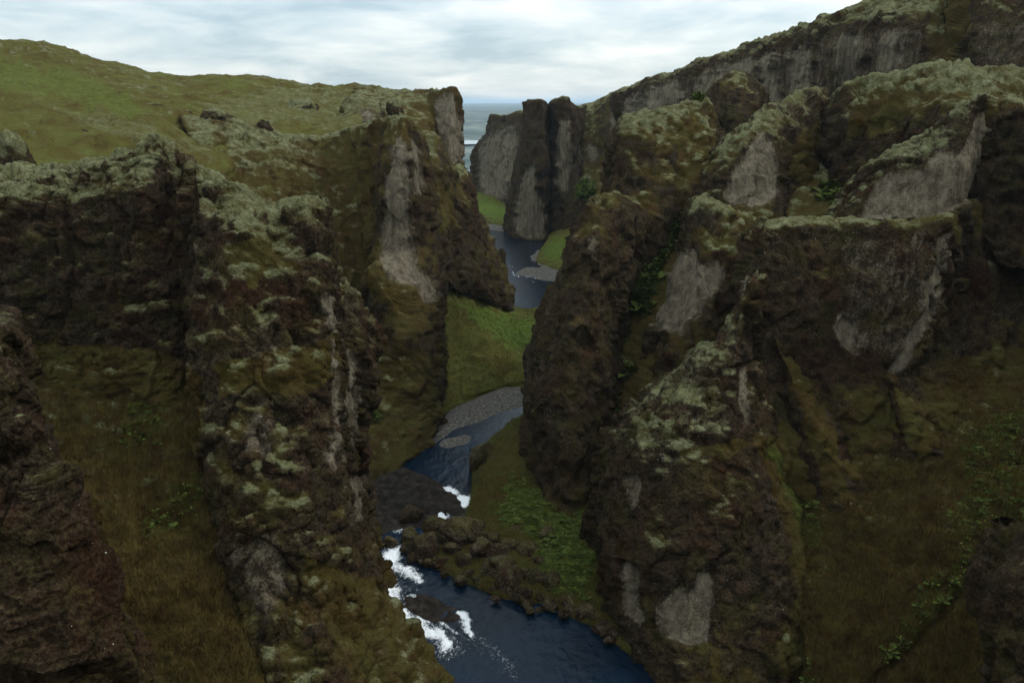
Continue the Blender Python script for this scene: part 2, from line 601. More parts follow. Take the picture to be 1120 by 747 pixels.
    if split:
        fb = bm[Q].mean(1)
        fm = boxblur(boxblur(m.reshape(nu, nv), 7, 0), 7, 1).reshape(-1)[Q].mean(1)
        for part, mask, least, most in ((part_names[0], fb > 0.5, 350, 8), (part_names[1], (fm > 0.40) & (fb <= 0.5), 2500, 3)):
            lab = components(mask.reshape(nu - 1, nv - 1)).reshape(-1)
            cnt = np.bincount(lab)
            cnt[0] = 0
            for li in np.argsort(-cnt)[:most]:
                if cnt[li] >= least:
                    names[len(names) + 1] = part
                    cls[lab == li] = len(names)
    Pv, Qv, Av = submesh(P, Q, cls == 0, attrs)
    root = mesh_np(name, Pv, Qv, mat or M_ROCK, Av, None, org)
    tag(root, label, cat, group, kind)
    for c, part in names.items():
        Pv, Qv, Av = submesh(P, Q, cls == c, attrs)
        mesh_np(part, Pv, Qv, M_ROCK, Av, root, org)
    return root


# ================================================================== FAR LAND
def structure(name, *a, **k):
    k.setdefault('terr', 0.22)
    k.setdefault('strata', 0.0)
    k.setdefault('block', (0.0, 1.0))
    k.setdefault('flute', (0.0, 6.0))
    return loft(name, *a, kind='structure', split=False, **k)


# ---- left hillside
structure('hill', [
    [(-60, 40, 240), (-60, 80, 190), (-60, 120, 140), (-60, 160, 105), (-60, 230, 80)],
    [(0, 45, 240), (0, 80, 190), (0, 120, 140), (0, 160, 105), (0, 230, 80)],
    [(65, 52, 240), (60, 85, 190), (55, 125, 140), (55, 165, 108), (60, 235, 82)],
    [(105, 67, 235), (105, 95, 185), (100, 128, 140), (105, 160, 112), (110, 230, 84)],
    [(160, 80, 230), (160, 105, 185), (158, 130, 140), (160, 153, 118), (165, 220, 88)],
    [(205, 86, 230), (205, 106, 188), (207, 126, 160), (214, 155, 140), (226, 225, 112)],
    [(250, 82.5, 250), (250, 98, 212), (253, 114, 184), (256, 133, 160), (262, 160, 148)],
    [(292, 87, 250), (294, 102, 215), (297, 119, 188), (300, 143, 160), (308, 170, 150)],
    [(340, 94, 240), (343, 108, 208), (346, 126, 182), (350, 150, 161), (356, 175, 150)],
    [(398, 96, 230), (398, 110, 205), (398, 126, 180), (396, 143, 162), (398, 165, 152)],
], back=(160, 20), side=(60, 0), lump=(2.2, 15), crag=(0.9, 6), cush=(0.5, 2.6), cushw=0.05, moss=-0.52, grass=0.80, fleck=0.0, mat=M_PASTURE, lushw=0.5,
    mosspolyw=0.6, mosspoly=[[(60, 120), (150, 126), (200, 146), (245, 178), (180, 165), (120, 148)], [(215, 112), (300, 95), (400, 96), (420, 120), (390, 145), (320, 135), (240, 140)]],
    lush=[[(-20, 60), (60, 70), (140, 100), (165, 135), (140, 130), (60, 105), (-20, 95)], [(200, 88), (255, 84), (290, 90), (250, 96)]], seed=11)

# ---- right rim
loft('cliff', [
    [(676, 104, 325), (678, 114, 318), (682, 150, 305), (684, 235, 292)],
    [(690, 97, 305), (690, 110, 300), (692, 145, 292), (694, 235, 285)],
    [(702, 90, 300), (702, 103, 292), (704, 140, 287), (706, 230, 280)],
    [(750, 76, 270), (750, 92, 262), (750, 130, 258), (750, 230, 250)],
    [(765, 64, 262), (765, 80, 255), (765, 120, 250), (770, 230, 240)],
    [(800, 58, 250), (800, 76, 240), (800, 120, 236), (800, 230, 226)],
    [(830, 45, 235), (832, 66, 226), (834, 120, 221), (835, 230, 212)],
    [(880, 30, 215), (882, 56, 206), (884, 110, 201), (885, 230, 193)],
    [(930, 12, 205), (932, 36, 190), (934, 100, 186), (935, 220, 178)],
    [(965, -3, 200), (960, 24, 180), (962, 90, 174), (965, 220, 167)],
    [(1010, -25, 190), (1006, 22, 168), (1008, 90, 162), (1010, 220, 154)],
    [(1040, -35, 190), (1036, 20, 172), (1036, 90, 158), (1040, 220, 148)],
    [(1075, -45, 175), (1070, 25, 154), (1072, 85, 149), (1075, 220, 140)],
    [(1120, -60, 165), (1120, 10, 148), (1120, 70, 140), (1125, 220, 130)],
    [(1210, -80, 155), (1210, 10, 138), (1210, 70, 130), (1220, 220, 120)],
], 'long dark grey rim cliff fluted into vertical pillars, rising along the right skyline', 'cliff',
    back=(90, 6), side=(10, 10), lump=(1.2, 12), crag=(1.6, 7), flute=(2.6, 11.0), cush=(0.5, 3.0), cushw=0.0, moss=0.02, mossup=(0.45, 0.8), grass=-0.15,
    bare2=[[(690, 102), (760, 78), (830, 62), (930, 32), (1010, 30), (1010, 130), (690, 175)], [(1065, 20), (1125, 15), (1125, 80), (1065, 85)]],
    bare=[[(684, 108), (700, 100), (703, 160), (684, 170)], [(708, 100), (745, 86), (744, 140), (712, 150)], [(768, 78), (790, 72), (780, 130), (764, 125)], [(795, 72), (826, 62), (822, 95), (797, 100)],
          [(918, 40), (938, 38), (934, 98), (918, 92)], [(868, 60), (884, 52), (880, 120), (866, 110)], [(972, 30), (986, 34), (978, 82), (964, 80)], [(836, 60), (850, 55), (846, 130), (836, 120)]],
    grasspoly=[[(1012, 0), (1065, 0), (1060, 30), (1040, 70), (1018, 72)]], mosspoly=[[(930, 20), (960, 0), (1010, 0), (1005, 18), (970, 28)]], fleck=0.1, block=(2.6, 9.0), seed=12, warp=9)

# ---- unseen terrain added right of the view and behind the viewer to cut skylight
def right_shade_terrain():
    ys = np.linspace(-160, 112, 69)
    us = np.linspace(0, 1, 60)
    Y, U = np.meshgrid(ys, us, indexing='ij')
    x0 = np.interp(ys, [-160, -20, 10, 30, 60, 90, 112], [26, 24, 26, 33, 50, 74, 92])[:, None]
    X = x0 + U * 110
    Z = np.interp(U, [0, 0.06, 0.16, 0.3, 1.0], [8, 32, 58, 74, 88]).astype(np.float64)
    V = np.stack([X, Y, Z], -1).astype(np.float32)
    P = V.reshape(-1, 3)
    V[..., 2] += (3 * fbm(P, 22, 4, 0.55, 77)).reshape(X.shape)
    V[..., 0] += (3 * fbm(P, 14, 4, 0.55, 78)).reshape(X.shape)
    n, k = X.shape
    I = np.arange(n * k).reshape(n, k)
    Q = np.stack([I[:-1, :-1], I[:-1, 1:], I[1:, 1:], I[1:, :-1]], -1).reshape(-1, 4)[:, ::-1]
    z = np.zeros(n * k, np.float32)
    return tag(mesh_np('hill', V.reshape(-1, 3), Q, M_ROCK, dict(bare=z, moss=z, grass=z + 0.5, lush=z, fleck=z)), kind='structure')


right_shade_terrain()


def rear_shade_terrain():  # unseen wall added behind the viewer to darken the faces turned towards it
    xs = np.linspace(-150, 60, 80)
    us = np.linspace(0, 1, 50)
    X, U = np.meshgrid(xs, us, indexing='ij')
    Y = -16 - 3 * np.sin(xs / 17)[:, None] - U * 120
    Z = np.interp(U, [0, 0.05, 0.14, 0.3, 1.0], [0, 20, 42, 52, 60]) + 0 * X
    V = np.stack([X, Y, Z], -1).astype(np.float32)
    P = V.reshape(-1, 3)
    V[..., 2] += (3 * fbm(P, 22, 4, 0.55, 87)).reshape(X.shape)
    V[..., 1] += (3 * fbm(P, 14, 4, 0.55, 88)).reshape(X.shape)
    n, k = X.shape
    I = np.arange(n * k).reshape(n, k)
    Q = np.stack([I[:-1, :-1], I[:-1, 1:], I[1:, 1:], I[1:, :-1]], -1).reshape(-1, 4)
    z = np.zeros(n * k, np.float32)
    return tag(mesh_np('hill', V.reshape(-1, 3), Q, M_ROCK, dict(bare=z, moss=z, grass=z + 0.5, lush=z, fleck=z)), kind='structure')


rear_shade_terrain()

# ---- far cliffs on the right bank
loft('cliff', [
    [(519, 168, 460), (519, 185, 458), (520, 200, 456), (521, 228, 445)],
    [(523, 157, 450), (524, 175, 446), (526, 195, 442), (528, 230, 432)],
    [(534, 148, 436), (535, 165, 430), (538, 195, 424), (540, 228, 415)],
    [(537, 129, 430), (538, 160, 424), (541, 190, 418), (546, 228, 405)],
    [(552, 126, 420), (552, 160, 412), (553, 195, 404), (556, 238, 392)],
    [(566, 124, 410), (566, 160, 400), (566, 200, 390), (566, 250, 378)],
    [(585, 124, 405), (585, 160, 395), (585, 200, 385), (585, 250, 372)],
], 'broad blocky cliff farthest down the gorge, left of the twin rock pillars', 'cliff', back=(30, 20), side=(20, 0), lump=(1.0, 14), crag=(1.8, 7), flute=(2.0, 12),
    moss=-0.05, mossup=(0.5, 0.85), grass=-0.2, bare2=[[(520, 140), (570, 128), (570, 240), (520, 225)]], bare=[[(526, 160), (546, 140), (552, 190), (548, 215), (527, 212)], [(553, 135), (564, 150), (560, 195), (555, 200)]], fleck=0.1, block=(2.6, 9.0), seed=13)

loft('rock_pillar', [
    [(574, 113, 320), (573, 150, 318), (562, 200, 318), (552, 257, 318)],
    [(579, 110, 308), (578, 150, 306), (570, 200, 304), (561, 264, 301)],
    [(592, 110, 300), (591, 150, 298), (585, 200, 297), (580, 268, 296)],
    [(597, 112, 302), (598, 150, 299), (597, 200, 297), (596, 270, 296)],
    [(599, 116, 314), (600, 150, 311), (601, 200, 308), (602, 266, 306)],
], 'tall dark rock pillar standing in the river bend, left one of the twin pillars', 'rock pillar', back=(12, 12), side=(14, 14), lump=(0.6, 9), crag=(1.6, 5), flute=(1.3, 7),
    moss=-0.2, grass=-0.6, bare=[[(577, 180), (585, 175), (588, 215), (596, 225), (594, 262), (562, 256), (566, 215)]], fleck=0.1, block=(1.6, 6.0), seed=14)

loft('rock_pillar', [
    [(601, 118, 318), (601, 150, 312), (602, 200, 308), (603, 262, 304)],
    [(607, 110, 308), (606, 150, 305), (606, 200, 303), (606, 260, 300)],
    [(614, 108, 304), (613, 150, 301), (612, 200, 299), (612, 250, 295)],
    [(622, 109, 304), (621, 150, 300), (621, 190, 298), (621, 240, 290)],
    [(627, 117, 310), (627, 150, 306), (626, 190, 303), (628, 235, 290)],
    [(638, 117, 322), (637, 150, 316), (636, 190, 306), (640, 230, 287)],
], 'rock pillar with a pale tan streak down its face, right one of the twin pillars', 'rock pillar', back=(12, 12), side=(14, 14), lump=(0.6, 9), crag=(1.6, 5), flute=(1.3, 7),
    moss=-0.1, grass=-0.5, bare=[[(609, 140), (622, 128), (625, 170), (622, 212), (609, 205)], [(633, 155), (640, 155), (641, 180), (633, 182)]], fleck=0.1, block=(1.6, 6.0), seed=15)

loft('cliff', [
    [(630, 118, 336), (632, 150, 324), (636, 190, 306), (642, 240, 280)],
    [(648, 112, 338), (650, 145, 322), (654, 190, 302), (660, 240, 272)],
    [(668, 103, 330), (669, 140, 315), (672, 190, 298), (676, 240, 266)],
    [(682, 101, 320), (684, 140, 307), (686, 185, 292), (690, 240, 262)],
    [(705, 100, 312), (706, 140, 300), (708, 185, 288), (712, 240, 258)],
], 'grassy-topped cliff between the twin pillars and the long rim cliff', 'cliff', back=(60, 4), side=(10, 10), lump=(1.2, 12), crag=(0.9, 5), flute=(1.4, 9), moss=-0.05, mossup=(0.35, 0.8), grass=0.0,
    bare=[[(641, 155), (654, 158), (652, 182), (643, 182)], [(668, 118), (684, 112), (680, 165), (670, 180)]], fleck=0.1, block=(2.0, 8.0), seed=16)

structure('river_bank', [
    [(604, 252, 306), (599, 264, 285), (591, 276, 268), (587, 286, 253)],
    [(614, 246, 302), (610, 258, 283), (604, 273, 265), (598, 290, 246)],
    [(628, 240, 300), (624, 255, 280), (618, 272, 262), (614, 294, 238)],
    [(650, 235, 290), (648, 255, 262), (648, 275, 245), (648, 302, 230)],
    [(680, 230, 280), (680, 255, 255), (680, 275, 240), (680, 305, 225)],
], back=(10, 4), side=(6, 6), lump=(0.4, 9), crag=(0.15, 3), cush=(0.2, 2), moss=-0.6, grass=0.8, lush=[[(590, 278), (600, 262), (640, 255), (640, 290), (610, 290)]], fleck=0, mat=M_PASTURE, seed=17)

structure('river_bank', [
    [(510, 212, 440), (512, 220, 405), (514, 230, 376), (515, 243, 340)],
    [(520, 212, 435), (523, 220, 402), (526, 230, 372), (528, 243, 338)],
    [(535, 213, 425), (538, 221, 396), (542, 232, 366), (545, 245, 334)],
    [(550, 216, 415), (554, 226, 388), (557, 238, 354), (560, 250, 328)],
], back=(20, 3), side=(20, 10), lump=(0.5, 14), crag=(0.2, 5), cush=(0.3, 2), moss=-0.6, grass=0.7, lush=[[(515, 205), (560, 230), (555, 245), (518, 235)]], fleck=0, mat=M_PASTURE, seed=18)

# ================================================================== LEFT BANK, MIDDLE
loft('cliff', [
    [(384, 96, 226), (388, 110, 206), (395, 128, 190), (400, 145, 180), (410, 185, 165)],
    [(408, 96, 222), (412, 110, 206), (416, 128, 190), (420, 145, 180), (428, 190, 165)],
    [(440, 99, 216), (446, 112, 203), (452, 130, 190), (456, 146, 181), (460, 190, 170)],
    [(466, 100, 212), (469, 114, 203), (471, 132, 194), (472, 152, 188), (474, 200, 176)],
    [(478, 99, 206), (476, 120, 201), (475, 145, 197), (476, 170, 192), (478, 215, 180)],
    [(495, 96.5, 200), (494, 125, 196), (492, 150, 193), (491, 182, 190), (492, 225, 184)],
    [(498, 99, 203), (499, 130, 199), (499, 155, 196), (499, 182, 194), (500, 228, 187)],
    [(501, 108, 208), (505, 135, 206), (505, 158, 204), (506, 180, 202), (506, 230, 196)],
], 'flat-topped plateau cliff ending in a pale sheer prow against the far sea', 'cliff', back=(50, 2), side=(20, 26), lump=(0.9, 10), crag=(0.5, 4), flute=(0.5, 7), cush=(0.3, 2.2), moss=-0.28, grass=0.45,
    bare=[[(479, 108), (497, 103), (498, 130), (496, 182), (482, 178), (478, 140)], [(499, 115), (504, 130), (504, 180), (497, 183)]], fleck=0.25, seed=21)

loft('outcrop', [
    [(374, 128, 186), (373, 138, 182), (373, 150, 176)],
    [(378, 113, 186), (377, 128, 179), (378, 152, 173)],
    [(390, 106, 186), (392, 126, 177), (392, 152, 170)],
    [(404, 107, 186), (408, 126, 176), (408, 150, 170)],
    [(413, 112, 187), (417, 128, 178), (418, 146, 173)],
    [(417, 122, 192), (420, 132, 186), (421, 142, 180)],
], 'rounded outcrop with a mossy arch over a grey hollow, set in the plateau slope', 'outcrop', back=(12, 5), side=(8, 8), lump=(0.5, 5), crag=(0.4, 2.5), moss=0.1, grass=0.0,
    bare=[[(392, 124), (410, 118), (412, 138), (400, 142)]], fleck=0.1, seed=22)

loft('rock_spur', [
    [(200, 128, 150), (210, 150, 142), (225, 180, 135), (240, 220, 128), (260, 270, 120), (280, 330, 110)],
    [(255, 134, 150), (262, 160, 142), (270, 190, 136), (285, 230, 130), (300, 280, 122), (320, 340, 112)],
    [(305, 146, 150), (310, 172, 143), (318, 210, 137), (328, 260, 131), (340, 310, 125), (360, 380, 115)],
    [(350, 150, 150), (355, 182, 145), (362, 230, 140), (370, 280, 134), (378, 330, 127), (392, 410, 115)],
    [(390, 141, 148), (393, 178, 145), (396, 230, 142), (398, 280, 137), (398, 330, 131), (402, 415, 117)],
    [(415, 132, 143), (414, 168, 139), (411, 220, 136), (407, 270, 132.5), (402, 330, 126), (406, 410, 116.5)],
    [(432, 128, 138), (425, 158, 132), (420, 210, 130), (416, 262, 129), (404, 320, 122), (412, 400, 117.0)],
    [(441, 128, 136), (436, 162, 130), (434, 212, 128.5), (434, 268, 127.5), (428, 325, 119.5), (438, 400, 115.5)],
    [(447, 132, 136), (447, 165, 131), (448, 212, 129.3), (452, 268, 128.3), (458, 330, 121.5), (460, 400, 116)],
    [(452, 138, 139), (457, 165, 135), (460, 212, 133), (466, 268, 131.5), (473, 330, 125), (472, 400, 118)],
    [(458, 150, 147), (468, 180, 144), (474, 220, 142), (478, 265, 140), (482, 325, 136), (482, 398, 124)],
], 'mossy left bank spur whose prow shows a tall pale tan strip of rock', 'rock spur', back=(26, 12), side=(10, 12), lump=(0.8, 8), crag=(0.7, 3.0), flute=(0.5, 5), cush=(0.4, 1.8), cushw=0.0,
    moss=-0.12, mossup=(0.25, 0.75), grass=0.25, bare=[[(428, 160), (441, 150), (446, 200), (450, 260), (458, 312), (440, 312), (420, 300), (417, 262), (424, 215)], [(447, 150), (459, 165), (462, 215), (455, 215)], [(456, 300), (474, 305), (476, 330), (462, 338)]],
    grasspoly=[[(300, 170), (400, 160), (410, 200), (405, 300), (380, 330), (330, 290)]], fleck=0.7, foot=0.88, seed=23)

loft('rock_spur', [
    [(452, 150, 172), (460, 172, 162), (466, 210, 154), (472, 250, 149), (476, 288, 146)],
    [(470, 148, 172), (477, 172, 164), (483, 210, 158), (486, 255, 153), (488, 298, 150.5)],
    [(482, 160, 176), (486, 184, 168), (490, 220, 163), (495, 262, 158), (498, 304, 155)],
    [(494, 182, 178), (498, 198, 173), (503, 230, 168), (508, 268, 164), (513, 309, 161)],
    [(507, 187, 182), (509, 206, 177), (514, 238, 172), (520, 272, 169), (528, 314, 166.5)],
    [(512, 198, 187), (516, 220, 183), (522, 252, 179), (530, 282, 177), (541, 320, 175)],
    [(516, 216, 194), (523, 244, 190), (531, 268, 188), (541, 298, 184), (552, 327, 182)],
    [(518, 228, 206), (527, 250, 202), (538, 277, 198), (548, 304, 193), (558, 330, 189)],
], 'low knobbly spur stepping down to the far river bend, moss boulders along its crest', 'rock spur', under=2.5, back=(14, 10), side=(10, 14), lump=(1.3, 6), crag=(0.9, 2.8), cush=(0.8, 2.8), cushw=0.35, moss=-0.02, mossup=(0.35, 0.8), grass=0.1, fleck=0.8, seed=24,
    mosspoly=[[(458, 148), (480, 150), (482, 172), (470, 176)]], grasspoly=[[(462, 180), (490, 200), (500, 240), (480, 250), (465, 215)]])

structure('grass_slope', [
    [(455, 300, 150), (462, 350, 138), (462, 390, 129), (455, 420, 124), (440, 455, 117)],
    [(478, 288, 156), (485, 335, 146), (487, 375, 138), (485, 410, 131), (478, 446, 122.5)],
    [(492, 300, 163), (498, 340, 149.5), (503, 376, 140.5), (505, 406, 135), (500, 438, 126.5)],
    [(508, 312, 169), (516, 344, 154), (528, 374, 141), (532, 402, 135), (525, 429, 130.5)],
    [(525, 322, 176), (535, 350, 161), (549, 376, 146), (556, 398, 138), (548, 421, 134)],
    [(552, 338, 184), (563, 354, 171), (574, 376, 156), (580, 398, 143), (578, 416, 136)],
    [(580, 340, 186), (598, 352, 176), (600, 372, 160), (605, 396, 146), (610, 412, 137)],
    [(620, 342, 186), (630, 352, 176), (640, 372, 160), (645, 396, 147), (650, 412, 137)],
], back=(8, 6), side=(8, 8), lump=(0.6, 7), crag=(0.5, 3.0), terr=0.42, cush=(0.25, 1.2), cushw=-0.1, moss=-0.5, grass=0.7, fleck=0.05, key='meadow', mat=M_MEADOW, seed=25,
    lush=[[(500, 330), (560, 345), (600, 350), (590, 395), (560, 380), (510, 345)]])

structure('grass_slope', [
    [(380, 385, 122), (382, 428, 114), (384, 465, 107), (385, 500, 100.5), (385, 535, 95)],
    [(410, 398, 117), (412, 430, 113.2), (415, 465, 108.5), (418, 495, 103.7), (420, 522, 98.5)],
    [(440, 388, 116), (440, 428, 113.2), (440, 460, 110.8), (440, 482, 108), (445, 502, 104.5)],
    [(465, 392, 117.5), (464, 425, 115), (461, 452, 113), (458, 472, 110.3), (455, 488, 108)],
    [(487, 395, 126), (485, 425, 121.5), (482, 450, 117.5), (478, 466, 114.5), (475, 482, 110.5)],
], back=(6, 4), side=(4, 4), lump=(1.0, 4.5), crag=(1.0, 2.5), cush=(0.5, 1.8), cushw=0.2, moss=-0.25, grass=0.35, fleck=0.1, key='left_foot', seed=26, lush=[[(385, 425), (405, 430), (408, 460), (388, 462)]])

# ================================================================== RIGHT BANK, MIDDLE
loft('rock_knoll', [
    [(768, 138, 178), (767, 152, 170), (770, 172, 165), (775, 212, 160)],
    [(774, 112, 177), (774, 130, 169), (776, 165, 163), (780, 212, 158)],
    [(786, 90, 176), (786, 112, 168), (790, 155, 162), (795, 212, 156)],
    [(803, 80, 175), (804, 105, 167), (806, 150, 160), (808, 212, 155)],
    [(824, 85, 177), (826, 112, 169), (828, 150, 162), (832, 212, 157)],
    [(836, 105, 182), (837, 130, 178), (838, 160, 171), (840, 212, 164)],
], 'dark craggy knoll standing before the rim cliff, just above the yellow-green bush', 'rock knoll', back=(14, 8), side=(10, 10), lump=(1.2, 6), crag=(1.3, 3.2), cush=(0.6, 1.8), cushw=0.1, moss=-0.12, mossup=(0.4, 0.8), grass=-0.2, fleck=0.15, seed=31)

loft('rock_spur', [
    [(676, 138, 142), (667, 165, 138), (663, 200, 134), (655, 250, 124)],
    [(683, 130, 137), (675, 160, 131), (671, 195, 127), (667, 248, 120)],
    [(693, 128, 135), (688, 150, 128), (686, 190, 124), (684, 245, 117.5)],
    [(715, 122, 133), (712, 150, 126.5), (710, 190, 122), (710, 245, 116.5)],
    [(740, 116, 134), (745, 145, 129), (748, 182, 125), (742, 232, 119)],
    [(764, 110, 136), (772, 140, 132), (778, 175, 128), (768, 222, 122)],
    [(771, 108, 142), (785, 138, 138), (792, 165, 134), (790, 205, 128)],
], 'blocky mossy spur with a yellow-green bush on its top corner', 'rock spur', back=(24, 10), side=(10, 12), lump=(0.9, 6), crag=(0.9, 2.6), flute=(0.5, 5), cush=(0.5, 1.7), cushw=0.12, moss=0.0, mossup=(0.3, 0.75), grass=0.0,
    grasspoly=[[(715, 130), (770, 118), (785, 150), (770, 200), (745, 205), (735, 165)]], fleck=0.4, seed=32)

loft('rock_spur', [
    [(627, 268, 110), (619, 298, 108), (594, 360, 106), (580, 430, 103), (577, 562, 94.5)],
    [(631, 262, 104), (625, 298, 102), (604, 360, 98), (591, 430, 94), (590, 566, 87)],
    [(650, 224, 108), (648, 270, 101), (630, 350, 94.5), (620, 430, 90.5), (620, 572, 83.5)],
    [(672, 214, 112), (668, 265, 104), (650, 350, 96), (645, 430, 91.5), (645, 572, 84)],
    [(695, 225, 116), (690, 270, 110), (668, 340, 102), (664, 430, 96), (664, 562, 88)],
    [(712, 235, 120), (700, 290, 114), (682, 350, 109), (680, 430, 104), (678, 562, 95)],
], 'dark white-flecked buttress dropping sheer to the green bank beside the pool', 'rock spur', back=(14, 8), side=(14, 10), lump=(0.8, 6), crag=(0.8, 2.4), flute=(0.4, 5), cush=(0.3, 1.5), cushw=-0.05, moss=-0.22, mossup=(0.3, 0.8), grass=-0.2, fleck=1.0, foot=0.93, seed=33,
    bare=[[(648, 255), (655, 258), (658, 282), (651, 285)]])

structure('grassy_gully', [
    [(735, 185, 134), (700, 250, 124), (668, 320, 115), (655, 420, 108), (650, 545, 92.5)],
    [(752, 185, 131), (715, 250, 121), (684, 320, 112), (668, 420, 104.5), (665, 545, 90)],
    [(775, 185, 130), (740, 245, 119), (702, 330, 110), (682, 420, 102), (685, 545, 88.5)],
    [(815, 180, 130), (775, 250, 117), (735, 330, 107), (710, 430, 98), (720, 545, 86)],
], back=(10, 3), side=(4, 4), lump=(0.5, 5), crag=(0.3, 2.2), cush=(0.3, 1.3), moss=-0.45, grass=0.5, fleck=0.1, seed=34,
    lush=[[(735, 195), (765, 200), (755, 240), (725, 290), (700, 340), (672, 350), (675, 315), (700, 260), (722, 240)], [(664, 350), (690, 345), (680, 420), (676, 500), (660, 540), (664, 430)]])

structure('mossy_hollow', [
    [(840, 130, 147), (848, 170, 136), (855, 205, 125), (862, 235, 113), (868, 262, 105)],
    [(900, 118, 147), (905, 165, 134), (905, 205, 122), (905, 237, 110), (905, 262, 104)],
    [(950, 100, 142), (950, 155, 129), (945, 200, 117), (940, 232, 108), (935, 262, 101)],
    [(990, 95, 136), (985, 150, 122), (980, 195, 112), (975, 230, 104), (970, 262, 98)],
    [(1050, 95, 130), (1045, 150, 118), (1040, 195, 110), (1035, 230, 103), (1030, 262, 97)],
], back=(12, 3), side=(4, 4), lump=(0.9, 6), crag=(0.5, 2.5), cush=(0.45, 1.7), cushw=0.1, moss=-0.3, grass=0.3, fleck=0.1, seed=35, lush=[[(900, 210), (925, 205), (930, 222), (905, 225)]],
    grasspoly=[[(870, 150), (960, 110), (980, 150), (930, 230), (860, 240)]])

loft('rock_spur', [
    [(750, 212, 129), (748, 222, 127), (745, 230, 125), (742, 240, 123), (740, 255, 120)],
    [(774, 172, 128), (771, 188, 124), (769, 203, 121), (766, 222, 118.5), (762, 252, 114)],
    [(797, 149, 128), (795, 168, 122), (793, 188, 119), (791, 212, 117), (788, 252, 112)],
    [(822, 135, 127), (821, 155, 121), (821, 182, 118), (820, 212, 116), (815, 252, 111)],
    [(838, 122, 129), (846, 150, 122), (848, 182, 119), (850, 212, 117), (850, 252, 112)],
    [(862, 108, 133), (866, 138, 127), (870, 175, 124), (872, 212, 121.5), (875, 252, 117)],
    [(888, 98, 139), (893, 125, 135), (897, 165, 132), (900, 205, 129), (905, 252, 123)],
    [(899, 99, 146), (908, 125, 143), (915, 165, 140), (922, 205, 136), (930, 252, 130)],
], 'spur topped by a pale moss slab jutting right, triangular grey bare face below it', 'rock spur', back=(24, 10), side=(8, 12), lump=(0.7, 6), crag=(0.7, 2.4), cush=(0.5, 1.6), cushw=0.05, moss=0.02, mossup=(0.3, 0.72), grass=-0.1,
    bare=[[(828, 142), (846, 148), (851, 185), (853, 218), (838, 225), (800, 226), (793, 210), (800, 190), (812, 178)]],
    mosspoly=[[(835, 122), (850, 108), (880, 97), (901, 100), (885, 112), (860, 118), (845, 132)], [(790, 152), (815, 138), (825, 142), (800, 156)]],
    grasspoly=[[(868, 150), (900, 130), (915, 200), (900, 240), (868, 235)]], fleck=0.3, seed=36)

loft('rock_spur', [
    [(748, 232, 118), (740, 275, 115), (713, 345, 111), (695, 400, 108), (664, 490, 102)],
    [(758, 224, 113), (750, 275, 109), (726, 345, 104), (710, 400, 101), (690, 490, 95.5)],
    [(780, 226, 110), (775, 275, 105.5), (755, 345, 100.5), (738, 400, 97.5), (720, 490, 93)],
    [(805, 235, 110), (800, 280, 105), (787, 345, 101), (768, 400, 98), (750, 490, 94)],
    [(835, 245, 112), (828, 285, 107), (815, 340, 104), (800, 390, 101), (790, 470, 96)],
    [(870, 255, 114), (868, 290, 110), (860, 340, 107), (850, 390, 104), (845, 470, 99)],
], 'spur with mossy top ledge and a leaning pale bare face beside the green gully', 'rock spur', back=(14, 4), side=(8, 8), lump=(0.7, 6), crag=(0.7, 2.4), cush=(0.4, 1.5), cushw=0.05, moss=-0.08, mossup=(0.3, 0.75), grass=0.0,
    bare=[[(737, 280), (760, 272), (766, 300), (764, 345), (750, 352), (745, 368), (720, 362), (712, 350), (728, 310)], [(768, 284), (790, 285), (786, 320), (770, 335)]],
    grasspoly=[[(800, 340), (820, 330), (790, 385), (740, 400), (745, 380)]], mosspoly=[[(745, 238), (760, 222), (785, 224), (780, 234), (750, 250)]], fleck=0.5, foot=0.85, seed=37)

loft('rock_spur', [
    [(896, 132, 142), (897, 143, 138), (900, 156, 133), (904, 172, 128), (910, 195, 124)],
    [(908, 112, 138), (911, 126, 133), (915, 145, 127), (920, 165, 123), (926, 190, 119)],
    [(930, 94, 134), (932, 112, 128), (935, 132, 122), (940, 155, 118), (945, 185, 114)],
    [(962, 84, 128), (963, 102, 121), (965, 122, 116), (970, 145, 112), (975, 180, 108)],
    [(1000, 74, 122), (1002, 94, 115), (1005, 115, 109), (1010, 138, 105), (1015, 168, 103)],
    [(1050, 71, 116), (1052, 90, 108), (1055, 108, 103), (1060, 130, 100), (1065, 175, 98)],
    [(1088, 77, 112), (1090, 97, 105), (1093, 118, 100.5), (1098, 150, 98), (1100, 230, 96)],
    [(1130, 84, 110), (1132, 105, 103), (1135, 130, 98), (1138, 165, 95.5), (1142, 240, 93)],
    [(1190, 92, 108), (1190, 110, 101), (1195, 135, 96), (1198, 170, 93), (1202, 240, 90)],
], 'broad hummocky ridge thick with pale moss, highest of the near spurs at upper right', 'rock spur', back=(30, 5), side=(8, 10), lump=(1.4, 6), crag=(1.0, 2.8), cush=(0.5, 3.2), cushw=0.15, moss=-0.04, mossup=(0.32, 0.75), grass=0.0, fleck=0.15, seed=38,
    mosspoly=[[(945, 86), (1000, 72), (1080, 72), (1085, 80), (1020, 84), (950, 94)]], grasspoly=[[(930, 110), (975, 100), (1000, 125), (960, 150), (925, 150)]])

